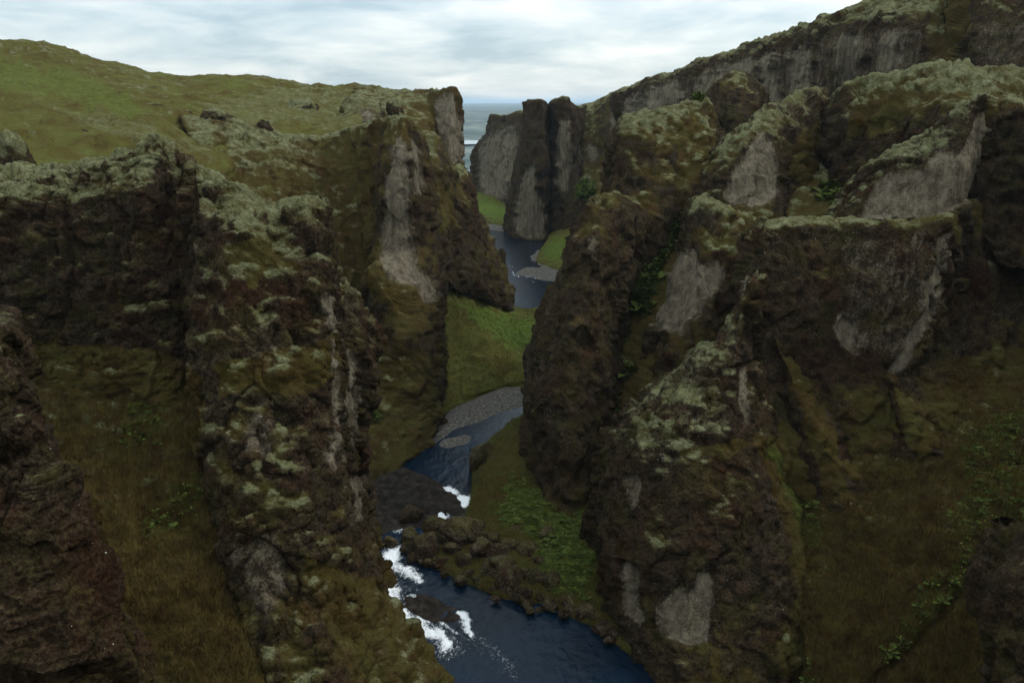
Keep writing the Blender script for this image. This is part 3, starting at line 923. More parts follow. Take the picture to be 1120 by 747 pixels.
loft('rock_spur', [
    [(897, 244, 101), (898, 247, 99), (898, 250, 98), (898, 262, 96)],
    [(928, 210, 99.5), (926, 226, 96), (924, 242, 94), (922, 264, 91.5)],
    [(957, 180, 99.5), (955, 205, 95), (952, 241, 92.5), (950, 264, 90.5)],
    [(985, 160, 99.5), (980, 195, 94), (975, 241, 91.5), (974, 264, 89.5)],
    [(1008, 150, 99), (1003, 190, 93.5), (996, 240, 91), (994, 264, 89)],
    [(1040, 124, 98), (1033, 180, 92.5), (1022, 240, 90), (1018, 264, 88)],
    [(1062, 112, 97), (1050, 178, 91.5), (1035, 238, 89), (1032, 264, 87.5)],
    [(1076, 105, 98), (1066, 174, 93.5), (1048, 226, 91), (1045, 264, 89.5)],
    [(1084, 108, 102), (1077, 168, 98), (1060, 222, 95), (1058, 264, 94)],
], 'wedge-shaped spur with the largest pale bare face, lit along its right edge', 'rock spur', back=(10, 4), side=(4, 12), lump=(0.4, 5), crag=(0.5, 2.2), cush=(0.45, 1.5), cushw=0.05, moss=-0.02, mossup=(0.35, 0.75), grass=-0.4,
    bare=[[(938, 240), (955, 205), (968, 192), (1005, 183), (1010, 200), (1018, 168), (1030, 165), (1048, 172), (1062, 140), (1075, 120), (1083, 118), (1076, 175), (1060, 222), (1040, 232), (1030, 240)]], fleck=0.15, seed=39, warp=4)

loft('rock_spur', [
    [(820, 266, 92), (813, 310, 89), (810, 360, 86.5), (810, 420, 84), (815, 510, 79)],
    [(838, 249, 88.5), (836, 300, 85.5), (836, 360, 83.5), (838, 420, 81.5), (845, 510, 76)],
    [(870, 245, 89), (870, 300, 86), (872, 360, 84.5), (880, 420, 82.5), (890, 510, 77)],
    [(915, 247, 90), (915, 300, 87), (918, 360, 85), (925, 420, 83), (935, 500, 78)],
    [(975, 247, 88.5), (975, 300, 86), (975, 350, 84.5), (975, 415, 82.5), (985, 480, 78.5)],
    [(1024, 241, 87.5), (1024, 290, 85), (1014, 345, 83.7), (994, 410, 82), (1000, 475, 78.5)],
    [(1036, 238, 88.5), (1036, 290, 86), (1026, 345, 85), (1010, 400, 83.5), (1015, 470, 79.5)],
    [(1050, 228, 93), (1055, 290, 92), (1058, 340, 90), (1060, 400, 86.5), (1065, 460, 81.5)],
    [(1070, 224, 97), (1080, 290, 95), (1090, 340, 92.5), (1095, 400, 88), (1100, 450, 83)],
    [(1100, 230, 100), (1130, 290, 97), (1140, 340, 94), (1150, 400, 89), (1155, 450, 84)],
], 'square-topped dark rock wall with white flecks under the wedge-shaped bare face', 'rock spur', back=(10, 1), side=(6, 8), lump=(0.5, 6), crag=(0.6, 2.4), flute=(0.5, 4.5), cush=(0.35, 1.5), cushw=-0.05, moss=-0.15, mossup=(0.35, 0.8), grass=-0.1,
    bare2=[[(922, 258), (1030, 250), (1022, 345), (992, 402), (930, 385)]], bare=[[(1024, 262), (1036, 250), (1034, 300), (1020, 350), (992, 395), (972, 420), (975, 395), (1005, 350), (1020, 300)], [(915, 345), (940, 350), (938, 385), (918, 380)], [(815, 300), (826, 300), (822, 420), (812, 410)]],  # first and last bare outlines paint lit wall edges as pale rock
    mosspoly=[[(828, 256), (840, 244), (885, 241), (870, 252), (845, 262)]], grasspoly=[[(1035, 240), (1070, 225), (1085, 260), (1050, 262)], [(1040, 390), (1120, 380), (1120, 460), (1020, 470)]], fleck=1.0, foot=0.8, seed=40)

loft('rock_spur', [
    [(1066, 140, 108), (1070, 230, 104), (1074, 300, 101), (1078, 420, 92)],
    [(1110, 140, 104), (1115, 230, 100), (1118, 300, 96), (1122, 420, 89)],
    [(1190, 140, 100), (1195, 230, 95), (1198, 300, 90), (1202, 420, 84)],
], 'shadowed dark recess wall at the right, below the hummocky ridge', 'rock spur', back=(6, 2), side=(6, 6), lump=(0.8, 6), crag=(0.8, 2.6), moss=-0.3, grass=-0.05, fleck=0.2, foot=0.72, seed=41)

loft('rock_spur', [
    [(657, 506, 84), (651, 545, 81), (650, 585, 78), (656, 630, 74.5), (672, 680, 70), (692, 735, 65)],
    [(664, 486, 78.5), (660, 535, 74.5), (664, 585, 71), (674, 635, 67.5), (690, 690, 64), (708, 745, 60)],
    [(700, 440, 77.5), (698, 500, 71.5), (702, 560, 68), (714, 620, 64.5), (732, 685, 61.5), (748, 745, 58)],
    [(745, 406, 78.5), (742, 470, 71.5), (750, 540, 67.5), (762, 610, 64), (776, 685, 61), (790, 745, 57.5)],
    [(785, 376, 80), (786, 440, 73.5), (798, 520, 69), (810, 600, 65), (824, 675, 62), (838, 742, 58.3)],
    [(814, 328, 82.5), (812, 400, 77.5), (828, 480, 73), (850, 560, 69), (862, 640, 65.5), (878, 722, 61)],
    [(832, 290, 86), (826, 390, 82), (848, 480, 78.5), (880, 560, 74), (896, 640, 69.5), (915, 722, 63.5)],
], 'great ridge-backed spur plunging into the dark pool, pale scars near its foot', 'rock spur', back=(8, 4), side=(12, 8), lump=(0.7, 7), crag=(0.6, 2.4), flute=(0.3, 4), cush=(0.45, 1.5), cushw=0.0, moss=-0.1, mossup=(0.3, 0.78), grass=-0.25,
    bare=[[(718, 662), (735, 652), (742, 640), (750, 648), (757, 632), (765, 622), (780, 622), (779, 660), (776, 700), (750, 701), (725, 695)], [(680, 612), (700, 625), (698, 655), (708, 680), (698, 688), (684, 665)], [(686, 518), (700, 515), (696, 560), (688, 562)], [(808, 400), (818, 395), (816, 465), (808, 470)]],  # last outline paints the lit vertical edge as pale rock
    lush=[[(832, 478), (850, 485), (895, 560), (905, 610), (890, 600), (860, 540)]], mosspolyw=0.6, mosspoly=[[(700, 440), (745, 405), (780, 378), (785, 410), (760, 440), (740, 455), (800, 450), (790, 475), (735, 470), (690, 480), (665, 505), (668, 480)]],
    grasspoly=[[(822, 470), (850, 480), (905, 570), (925, 650), (915, 740), (850, 740), (872, 660), (862, 580), (840, 520)], [(735, 490), (800, 480), (830, 490), (800, 500), (745, 500)]], fleck=1.0, foot=0.97, seed=42)

structure('grass_slope', [
    [(830, 470, 88), (850, 545, 77), (865, 620, 69), (880, 700, 61), (900, 810, 53)],
    [(895, 465, 85), (915, 540, 75), (935, 620, 66.5), (955, 700, 58.5), (975, 810, 50.5)],
    [(980, 440, 85), (1000, 520, 74.5), (1020, 600, 65), (1040, 690, 57), (1060, 810, 48.5)],
    [(1060, 420, 87), (1080, 500, 75), (1095, 580, 65.5), (1110, 670, 57), (1130, 810, 46.5)],
    [(1130, 410, 89), (1150, 490, 76), (1165, 570, 66), (1180, 660, 57), (1200, 810, 45.5)],
    [(1240, 400, 90), (1250, 490, 76), (1260, 570, 66), (1265, 660, 57), (1270, 810, 45)],
], back=(8, 1), side=(6, 6), lump=(1.1, 6), crag=(0.8, 2.4), cush=(0.4, 1.3), cushw=0.15, moss=-0.42, grass=0.3, fleck=0.15, key='right_slope', seed=43,
    lush=[[(1050, 480), (1120, 440), (1120, 600), (1060, 620), (1030, 580), (1060, 530)], [(835, 495), (860, 500), (895, 560), (900, 600), (880, 590), (855, 530)], [(960, 720), (1000, 660), (1060, 600), (1075, 620), (1010, 680), (970, 735)], [(800, 700), (850, 690), (900, 747), (800, 747)]],
    ditch=[([(930, 775), (955, 745), (1000, 705), (1022, 682), (1050, 650), (1075, 618), (1110, 590)], 9, 1.3)])

loft('rock_rib', [
    [(832, 385, 85.5), (844, 440, 83), (858, 500, 79.5), (872, 560, 75.8)],
    [(847, 368, 83), (874, 430, 79.8), (900, 485, 76.8), (922, 548, 73)],
    [(868, 385, 86), (908, 440, 83.5), (940, 495, 80), (968, 555, 75.5)],
], 'brown mossy rib fanning down from the left corner of the square-topped wall', 'rock rib', back=(3, 2), side=(3, 3), lump=(0.5, 4), crag=(0.6, 2.2), cush=(0.4, 1.3), cushw=0.1, moss=-0.3, grass=-0.05, fleck=0.2, seed=45,
    grasspoly=[[(845, 360), (860, 365), (915, 480), (935, 550), (905, 550), (880, 470)]], split=False)
loft('rock_rib', [
    [(955, 425, 84), (966, 462, 82), (972, 512, 78)],
    [(972, 412, 81.5), (992, 455, 78.8), (1010, 503, 75.8)],
    [(992, 425, 84.5), (1022, 462, 82), (1046, 512, 77.5)],
], 'short dark rib fanning down below the right corner of the square-topped wall', 'rock rib', back=(3, 2), side=(3, 3), lump=(0.5, 4), crag=(0.6, 2.2), cush=(0.4, 1.3), cushw=0.1, moss=-0.3, grass=-0.05, fleck=0.2, seed=46,
    grasspoly=[[(970, 408), (985, 415), (1015, 470), (1025, 515), (1000, 510)]], split=False)

loft('rock_spur', [
    [(1086, 618, 46), (1070, 650, 45), (1066, 692, 44), (1073, 740, 42.5), (1085, 800, 41)],
    [(1096, 603, 43.5), (1084, 650, 41), (1082, 695, 40), (1090, 745, 39), (1100, 800, 37.5)],
    [(1135, 588, 42), (1125, 645, 39), (1125, 695, 38), (1130, 745, 37), (1140, 800, 35.5)],
    [(1200, 575, 42), (1190, 640, 39.5), (1190, 695, 38.5), (1195, 745, 37), (1205, 800, 35)],
], 'dark rock shoulder cut by the lower right corner, beside the diagonal ditch', 'rock spur', back=(6, 4), side=(6, 4), lump=(0.6, 4), crag=(0.6, 1.8), cush=(0.3, 1.0), cushw=-0.1, moss=-0.35, grass=-0.4, fleck=0.1, seed=44)

# ================================================================== LEFT BANK, NEAR
structure('grass_slope', [
    [(-80, 370, 70), (-80, 460, 59), (-70, 560, 50), (-60, 650, 43), (-40, 810, 35)],
    [(20, 390, 71), (28, 480, 60), (45, 560, 52), (70, 650, 45), (110, 810, 37)],
    [(70, 395, 71.5), (80, 480, 61), (98, 560, 53), (125, 650, 46), (165, 810, 38)],
    [(130, 400, 72), (140, 480, 62), (152, 560, 54), (178, 650, 47), (220, 810, 39)],
    [(205, 400, 73), (210, 480, 63), (218, 560, 56), (238, 650, 49.7), (272, 810, 41)],
    [(250, 400, 75), (255, 480, 65.5), (265, 560, 58.5), (285, 650, 52.5), (320, 810, 44)],
], back=(6, 1), side=(6, 4), lump=(0.9, 6), crag=(0.7, 2.2), cush=(0.4, 1.2), cushw=0.2, moss=-0.42, grass=0.3, fleck=0.15, key='left_gully', seed=51, lush=[[(180, 540), (220, 515), (228, 560), (200, 570), (170, 600), (150, 590)], [(180, 395), (205, 390), (205, 430), (190, 440)], [(130, 445), (190, 425), (170, 480), (140, 490)]])

loft('rock_spur', [
    [(-90, 182, 73), (-90, 215, 70), (-90, 270, 69), (-90, 330, 68), (-90, 385, 67), (-90, 450, 65)],
    [(0, 192, 73.5), (0, 222, 70), (0, 280, 69), (0, 340, 68), (0, 390, 67), (0, 455, 65)],
    [(58, 194, 74), (60, 224, 71), (61, 280, 70), (62, 340, 69), (63, 398, 68), (66, 475, 65)],
    [(110, 181, 74.5), (112, 215, 71), (115, 280, 70), (118, 340, 69), (121, 408, 68), (126, 485, 65)],
    [(150, 174, 75), (155, 205, 71), (162, 270, 70), (168, 340, 69), (174, 408, 68), (182, 485, 65.5)],
    [(168, 163, 76), (180, 195, 72.5), (192, 270, 71), (200, 340, 70), (204, 410, 69), (208, 490, 66.5)],
    [(192, 172, 75), (206, 215, 71.5), (214, 290, 70), (216, 360, 69), (217, 430, 67.5), (222, 520, 64)],
    [(214, 192, 72), (220, 240, 67), (222, 330, 64), (226, 430, 60), (233, 580, 54), (264, 810, 45)],
    [(258, 210, 71), (258, 250, 66), (258, 340, 62), (262, 440, 58), (276, 580, 52), (312, 810, 43.5)],
    [(303, 237, 70.5), (303, 275, 66), (305, 350, 62.5), (312, 450, 58.5), (332, 580, 53), (372, 810, 45)],
    [(334, 226, 70.5), (338, 275, 67), (344, 350, 65), (352, 450, 62), (366, 580, 57), (425, 810, 48)],
    [(346, 226, 71.5), (352, 285, 68.5), (362, 355, 67), (370, 450, 65), (379, 575, 61.5), (462, 800, 52)],
    [(352, 230, 73.5), (357, 300, 71.5), (376, 365, 71), (381, 455, 69), (394, 600, 66.3), (488, 752, 58.3)],
    [(353, 236, 76), (364, 312, 75), (408, 382, 75), (394, 475, 73), (402, 605, 70), (430, 695, 66)],
], 'huge mossy spur at the left with cushion moss crest and steep riverside rib', 'rock spur', back=(16, 7), side=(8, 10), step=1.3, lump=(0.8, 6), crag=(0.85, 2.4), flute=(0.25, 5), cush=(0.68, 2.5), cushw=0.4, mossfall=0.28, moss=0.02, mossup=(0.28, 0.74), grass=-0.05,
    bare=[[(354, 312), (363, 318), (368, 345), (366, 372), (372, 420), (374, 500), (366, 520), (364, 470), (362, 400), (356, 340)], [(378, 380), (388, 376), (390, 480), (382, 492)], [(380, 520), (394, 520), (396, 570), (388, 572)]],
    bare2w=0.5, bare2=[[(258, 470), (276, 458), (300, 462), (296, 500), (270, 512)], [(256, 600), (278, 580), (306, 590), (312, 640), (296, 690), (270, 665)], [(352, 470), (362, 470), (366, 530), (354, 540)]],
    grasspoly=[[(-90, 368), (60, 375), (190, 385), (214, 410), (222, 500), (-90, 500)], [(230, 400), (370, 370), (372, 410), (330, 430), (240, 430)], [(330, 600), (420, 640), (500, 747), (380, 747)], [(240, 270), (300, 255), (330, 300), (270, 310)]], fleck=0.25, foot=0.88, seed=52)

loft('rock_spur', [
    [(-160, 330, 27), (-160, 420, 26), (-150, 540, 25), (-140, 660, 24), (-130, 810, 23)],
    [(-60, 355, 28), (-50, 440, 27), (-40, 540, 26), (-20, 660, 25), (5, 810, 24)],
    [(-12, 378, 28.5), (12, 450, 27.6), (28, 540, 26.8), (55, 650, 25.8), (95, 810, 24.8)],
    [(0, 386, 29.3), (30, 440, 28.8), (50, 530, 28), (85, 650, 27), (140, 810, 26)],
    [(4, 388, 30.5), (46, 478, 30.3), (66, 545, 29.8), (104, 650, 29), (172, 810, 28)],
], 'dark crumbling rock edge closest to the viewer, cut by the lower left corner', 'rock spur', back=(5, 3), side=(4, 6), step=1.3, lump=(0.35, 3), crag=(0.45, 1.3), cush=(0.22, 0.6), cushw=0.0, moss=-0.2, mossup=(0.35, 0.8), grass=-0.35, fleck=0.9, seed=53, fine=0.10)

# ---- bank between the river and the right spurs
structure('grass_bank', [
    [(549, 470, 117.5), (519, 500, 105.5), (516, 540, 94.5), (505, 570, 87), (458, 590, 83), (440, 597, 81.8)],
    [(562, 463, 113.5), (536, 486, 104.3), (536, 525, 94.3), (535, 560, 86.7), (484, 597, 80.3), (476, 621, 77.2)],
    [(586, 453, 113), (580, 480, 103.5), (580, 520, 93.5), (575, 565, 84), (542, 612, 77), (540, 648, 72.4)],
    [(622, 453, 112), (620, 500, 97), (620, 550, 87), (620, 590, 79), (606, 628, 73.6), (602, 662, 70.2)],
    [(660, 470, 108), (660, 520, 92), (655, 570, 81.5), (650, 612, 75), (648, 648, 70.5), (646, 683, 67.2)],
    [(720, 500, 100), (710, 540, 86), (700, 590, 76), (690, 640, 70), (690, 682, 66), (692, 716, 62.6)],
], back=(4, 3), side=(0, 4), under=2.0, lump=(0.22, 5), crag=(0.25, 2.0), cush=(0.3, 1.1), cushw=0.05, moss=-0.5, mossup=(.3, .8), grass=0.35, fleck=0.1, seed=54,
    lush=[[(560, 520), (600, 540), (650, 545), (660, 600), (640, 660), (600, 640), (580, 590), (545, 560)]])

# ================================================================== PLAIN, RIVER, SKY
def plain():
    ys = np.concatenate([np.linspace(10, 470, 24), np.geomspace(480, 45000, 220)])
    us = np.linspace(-1, 1, 161)
    Yg, U = np.meshgrid(ys, us, indexing='ij')
    X = U * (Yg * 0.9 + 260)
    V = np.stack([X, Yg, np.full_like(X, -1.6)], -1).astype(np.float32)
    P = V.reshape(-1, 3)
    far = sstep(560, 800, Yg).reshape(-1)
    hum = fbm(P, 160, 4, 0.55, 5, False) * 5 * far + fbm(P, 1500, 3, 0.5, 6) * 8 * sstep(1500, 4000, Yg).reshape(-1)
    V[..., 2] += np.maximum(hum, -0.2 * far).reshape(X.shape)
    n, m_ = X.shape
    I = np.arange(n * m_).reshape(n, m_)
    Q = np.stack([I[:-1, :-1], I[:-1, 1:], I[1:, 1:], I[1:, :-1]], -1).reshape(-1, 4)
    m, nt, bs = new_mat('hazy_lava_plain')
    t = NT(nt)
    a = t.noise(0.004, 6, 0.65)
    b = t.noise(0.03, 4, 0.6)
    f = t.math('ADD', t.math('MULTIPLY', a, 0.55), t.math('MULTIPLY', b, 0.45))
    t.link(t.ramp(f, [(0.36, (0.040, 0.064, 0.068)), (0.48, (0.085, 0.112, 0.108)), (0.56, (0.15, 0.175, 0.160)), (0.66, (0.25, 0.26, 0.235))]), bs.inputs['Base Color'])  # distance haze put into the plain's own colours as pale blue
    bs.inputs['Roughness'].default_value = 1.0
    bs.inputs['Specular IOR Level'].default_value = 0.05
    return tag(mesh_np('plain', P if False else V.reshape(-1, 3), Q, m), kind='structure')


plain()


def water_mat(name, deep, rough=0.06, bscale=1.2, bstr=0.5):
    m, nt, bs = new_mat(name)
    t = NT(nt)
    w1 = t.noise(bscale, 4, 0.6, t.scaled((1.0, 0.55, 1.0)), 0.4)
    w2 = t.noise(bscale * 4.5, 3, 0.6, t.scaled((1.0, 0.6, 1.0)))
    nf = t.noise(2.6, 7, 0.75, t.scaled((1.3, 0.8, 1.0)), 1.2)
    foam = t.edge(t.attr('foam'), nf, 2.3, 0.36, 0.95)
    base = t.ramp(t.noise(0.12, 3, 0.5), [(0.35, deep), (0.65, tuple(c * 1.9 for c in deep))])
    t.link(t.mix(foam, base, (0.78, 0.81, 0.83)), bs.inputs['Base Color'])
    rr = t.math('ADD', t.math('MULTIPLY', foam, 0.7), rough)
    t.link(rr, bs.inputs['Roughness'])
    bs.inputs['IOR'].default_value = 1.33
    bs.inputs['Specular IOR Level'].default_value = 0.26
    b1 = t.bump(w1, bstr, 0.12, bs)
    b2 = t.bump(w2, bstr, 0.035, bs, b1)
    t.link(b2, bs.inputs['Normal'])
    return m


def river():
    rings = []
    ys = np.concatenate([np.arange(40, 125, 0.22), np.geomspace(125, 620, 150)])
    U = np.linspace(0, 1, 260)
    x0 = np.interp(ys, [40, 60, 75, 95, 115, 140, 200, 300, 620], [-14, -12, -18, -24, -22, -14, -10, -24, -60])
    x1 = np.interp(ys, [40, 60, 75, 95, 115, 140, 200, 300, 620], [16, 14, 4, 2, 8, 20, 30, 30, 20])
    X = x0[:, None] + (x1 - x0)[:, None] * U[None]
    Y = np.repeat(ys[:, None], len(U), 1)
    V = np.stack([X, Y, np.zeros_like(X)], -1).astype(np.float32)
    P = V.reshape(-1, 3)
    px, py = project(P)
    foam = np.zeros(len(P), np.float32)
    q = P.copy()
    wx = fbm(q, 3.0, 4, 0.6, 90) * 9
    wy = fbm(q, 3.0, 4, 0.6, 91) * 6
    lines = [([(432, 607), (424, 622), (422, 640), (432, 660), (446, 678), (462, 688), (478, 694)], 13, 1.05),
             ([(428, 612), (440, 622), (455, 632)], 9, 0.85), ([(470, 688), (482, 700), (486, 708)], 9, 0.95),
             ([(505, 672), (512, 682), (513, 690)], 7, 0.95), ([(446, 655), (470, 672), (500, 690)], 5, 0.6),
             ([(505, 550), (500, 555), (484, 562), (470, 563)], 8, 1.05), ([(487, 538), (500, 546), (520, 549)], 7, 1.05),
             ([(455, 566), (470, 572)], 4, 0.6), ([(466, 524), (472, 530)], 3, 0.8),
             ([(428, 606), (424, 640), (446, 680), (490, 706)], 26, 0.42), ([(500, 548), (470, 568), (440, 580)], 14, 0.4), ([(500, 690), (530, 705), (560, 735)], 16, 0.30),
             ([(555, 475), (540, 482)], 3, 0.4), ([(562, 300), (575, 302), (590, 306)], 2.2, 0.55), ([(548, 285), (558, 294)], 2, 0.5), ([(430, 580), (445, 572)], 5, 0.6)]
    for line, w, s in lines:
        dm = np.full(len(P), 1e9)
        for (ax, ay), (bx, by) in zip(line[:-1], line[1:]):
            ex, ey = bx - ax, by - ay
            tt = np.clip(((px + wx - ax) * ex + (py + wy - ay) * ey) / (ex * ex + ey * ey), 0, 1)
            dm = np.minimum(dm, np.hypot(px + wx - ax - tt * ex, py + wy - ay - tt * ey))
        foam = np.maximum(foam, s * (1 - sstep(0.0, 1.35, dm / w)))
    near = sstep(130, 100, P[:, 1])
    V[..., 2] += (0.05 * fbm(P, 1.6, 3, 0.6, 92) * near + 0.16 * foam * (0.6 + fbm(P, 0.8, 3, 0.6, 93))).reshape(X.shape)
    n, k = X.shape
    I = np.arange(n * k).reshape(n, k)
    Q = np.stack([I[:-1, :-1], I[:-1, 1:], I[1:, 1:], I[1:, :-1]], -1).reshape(-1, 4)
    return tag(mesh_np('river', V.reshape(-1, 3), Q, water_mat('river_water', (0.0013, 0.0055, 0.0120), 0.05, 1.6, 0.9), dict(foam=foam)), kind='structure')


river()


def lagoon():
    px0 = onz(470, 157.5, 1.0)
    pts = [onz(480, 154.0, 0.6), onz(640, 153.0, 0.6), onz(640, 156.5, 0.6), onz(528, 157.6, 0.6), onz(480, 158.8, 0.6)]
    V = np.array(pts, np.float32)
    m, nt, bs = new_mat('lagoon_water')
    bs.inputs['Base Color'].default_value = (0.25, 0.28, 0.30, 1)
    bs.inputs['Roughness'].default_value = 0.12
    me = bpy.data.meshes.new('lagoon_water')
    me.from_pydata([tuple(map(float, p)) for p in V], [], [list(range(len(V)))[::-1]])
    me.materials.append(m)
    ob = bpy.data.objects.new('lagoon_water', me)
    COL.objects.link(ob)
    tag(ob, kind='structure')


lagoon()


def mound(name, poly, z0, h, mat, label=None, cat=None, kind=None, seed=1, step=0.35, rough=0.12, group=None, warp=6):
    """A low bar or ledge whose outline follows poly (photo pixels on the water level)."""
    W = np.array([onz(x, y, 0.0) for x, y in poly])
    lo, hi = W.min(0) - 1.5, W.max(0) + 1.5
    nx, ny = int((hi[0] - lo[0]) / step) + 2, int((hi[1] - lo[1]) / step) + 2
    X, Y = np.meshgrid(np.linspace(lo[0], hi[0], nx), np.linspace(lo[1], hi[1], ny), indexing='ij')
    P = np.stack([X, Y, np.zeros_like(X)], -1).reshape(-1, 3).astype(np.float32)
    wx, wy = fbm(P, 4, 3, 0.5, seed) * 0.9, fbm(P, 4, 3, 0.5, seed + 5) * 0.9
    ins = inpoly(P[:, 0] + wx, P[:, 1] + wy, [tuple(p[:2]) for p in W]).astype(np.float32).reshape(nx, ny)
    r = max(1, int(0.8 / step))
    k = boxblur(boxblur(ins, r, 0), r, 1)
    k = boxblur(boxblur(k, r, 0), r, 1)
    Z = (k ** 0.7) * h - 0.35 + z0 + rough * (k * 1.2 * (fbm(P, 2.0, 5, 0.6, seed + 9).reshape(nx, ny)))
    keep = k > 0.02
    V = np.stack([X, Y, Z], -1).reshape(-1, 3)
    I = np.arange(nx * ny).reshape(nx, ny)
    Q = np.stack([I[:-1, :-1], I[1:, :-1], I[1:, 1:], I[:-1, 1:]], -1).reshape(-1, 4)
    kf = keep.reshape(-1)[Q].any(1)
    V, Q, _ = submesh(V, Q, kf, {})
    org = np.array([V[:, 0].mean(), V[:, 1].mean(), V[:, 2].min()])
    return tag(mesh_np(name, V, Q, mat, None, None, org), label, cat, group, kind)


mound('gravel_bar', [(455, 487), (470, 474), (490, 452), (520, 434), (545, 424), (590, 408), (590, 436), (560, 446), (530, 458), (500, 468), (482, 477), (465, 492)], 0, 0.75, M_GRAVEL, kind='structure', seed=3)
mound('gravel_bar', [(478, 484), (490, 477), (508, 474), (518, 476), (510, 486), (492, 490), (480, 489)], 0, 0.5, M_GRAVEL, kind='structure', seed=4)
mound('gravel_bar', [(562, 300), (575, 292), (596, 293), (620, 306), (618, 310), (590, 306)], 0, 0.55, M_GRAVEL, kind='structure', seed=5, step=0.6)
mound('gravel_bar', [(580, 282), (590, 272), (600, 290), (640, 302), (640, 310), (600, 297)], 0, 0.7, M_GRAVEL, kind='structure', seed=6, step=0.6)
mound('gravel_bar', [(524, 240), (535, 241), (556, 250), (552, 254), (530, 250)], 0, 0.6, M_GRAVEL, kind='structure', seed=6, step=1.0)
mound('rock_ledge', [(392, 518), (420, 508), (452, 518), (472, 528), (490, 540), (508, 556), (500, 563), (478, 566), (455, 575), (430, 578), (405, 585), (385, 590)], 0, 0.95, M_LEDGE,
      'flat wet brown rock ledge splitting the stream above the rapids', 'rock ledge', seed=7, rough=0.6, step=0.2)
mound('rock_ledge', [(440, 655), (455, 650), (478, 656), (496, 668), (492, 680), (470, 682), (450, 672)], 0, 0.75, M_LEDGE,
      'low wet slab awash in the middle of the white rapids', 'rock ledge', seed=8, rough=0.55, step=0.2)


# ---- boulders
def boulder(px, py, wpx, hpx, label, z=0.0, group=None, moss=0.0, seed=0, tilt=0.0, name='boulder'):
    x, y, _ = onz(px, py, z)
    dist = math.sqrt(x * x + y * y + (CAMZ - z) ** 2)
    rx = wpx * dist / F / 2 * 0.88
    rz = hpx * dist / F / 2 * 0.84
    bm = bmesh.new()
    bmesh.ops.create_icosphere(bm, subdivisions=4 if wpx < 18 else 5, radius=1.0)
    V = np.array([v.co[:] for v in bm.verts], np.float32)
    Q = np.array([[v.index for v in f.verts] for f in bm.faces])
    bm.free()
    S = V + seed * 7.7
    V = V * (1 + 0.20 * fbm(S, 1.2, 2, 0.5, seed)[:, None] + 0.05 * fbm(S, 0.35, 3, 0.6, seed + 3)[:, None])
    rng = np.random.default_rng(seed + 100)
    for _k in range(15):                                     # broken planes
        d = rng.normal(size=3)
        d /= np.linalg.norm(d)
        h = V @ d
        lim = 0.60 + 0.18 * rng.random()
        V = V - np.outer(np.maximum(h - lim, 0) * 0.95, d)
    V = V * np.array([rx, rx * (0.75 + 0.3 * rng.random()), rz * 1.12])
    c, s = math.cos(tilt), math.sin(tilt)
    V = V @ np.array([[c, 0, -s], [0, 1, 0], [s, 0, c]]).T
    a = rng.random() * 0.8 - 0.4
    c, s = math.cos(a), math.sin(a)
    V = V @ np.array([[c, -s, 0], [s, c, 0], [0, 0, 1]]).T
    V = V + np.array([x, y, z + rz * 0.42])
    n = V - V.mean(0)
    up = n[:, 2] / (np.linalg.norm(n, axis=1) + 1e-6)
    nn = fbm(V.astype(np.float32), 0.9, 3, 0.6, seed + 11)
    m = sstep(0.45, 0.95, up + 0.5 * nn + moss)
    A = dict(bare=np.full(len(V), 0.36), moss=m * 0.3, grass=0.6 * sstep(0.5, 1.0, up + 0.5 * nn + moss), lush=np.zeros(len(V)), fleck=np.full(len(V), 0.6))
    ob = mesh_np(name, V, Q, M_ROCK, A, None, V.mean(0) - [0, 0, rz])
    return tag(ob, label, 'boulder', group)


GB = 'boulders along the river bank'
BL = [
    (427, 596, 22, 16, 'small rounded boulder alone in the stream left of the boulder bank', 0.25),
    (448, 590, 30, 20, 'boulder with a bright green moss cap at the head of the rapids', 0.6),
    (463, 604, 46, 40, 'dark boulder standing where the white rapids begin', -0.1),
    (484, 618, 24, 18, 'low grey boulder at the water between two larger ones', -0.2),
    (507, 620, 34, 30, 'squat boulder at the waterline with a sloping mossy top', 0.05),
    (478, 580, 40, 30, 'boulder half sunk in the bank just below the upper white water', 0.25),
    (505, 588, 56, 42, 'broad mossy boulder in the middle of the boulder bank', 0.2),
    (541, 626, 50, 34, 'long leaning boulder with a flat pale moss top at the waterline', 0.3),
    (556, 641, 46, 28, 'grey flecked slab boulder tilted towards the water', -0.2),
    (572, 655, 28, 30, 'brown upright boulder closest to the dark pool', -0.3),
    (583, 640, 30, 34, 'pale brown boulder behind the one at the dark pool', -0.3),
    (606, 646, 34, 36, 'grey boulder leaning against the green bank', -0.1),
    (592, 655, 16, 12, 'small round stone between boulders by the dark pool', -0.3),
    (575, 606, 34, 24, 'boulder with dull green moss below the leafy bank', 0.3),
    (556, 600, 30, 24, 'mossy boulder tucked among herbs above the leaning boulder', 0.35),
    (525, 606, 30, 26, 'dark gap-side boulder behind the squat one', 0.0),
    (600, 592, 26, 30, 'dark boulder high on the leafy bank', 0.1),
    (566, 584, 30, 22, 'moss-covered boulder near the top of the boulder bank', 0.45),
    (640, 672, 28, 22, 'stone at the foot of the green bank near the great spur', 0.1),
    (660, 690, 30, 18, 'low wet stone under the great spur at the water', -0.3),
    (625, 662, 26, 20, 'grey stone half hidden by grass at the pool edge', 0.1),
    (452, 612, 20, 14, 'little dark stone wetted by the first white water', -0.3),
    (540, 592, 24, 18, 'brown mossy boulder at the edge of the herbs', 0.4),
    (522, 580, 30, 22, 'rounded mossy boulder above the broad one', 0.4),
]
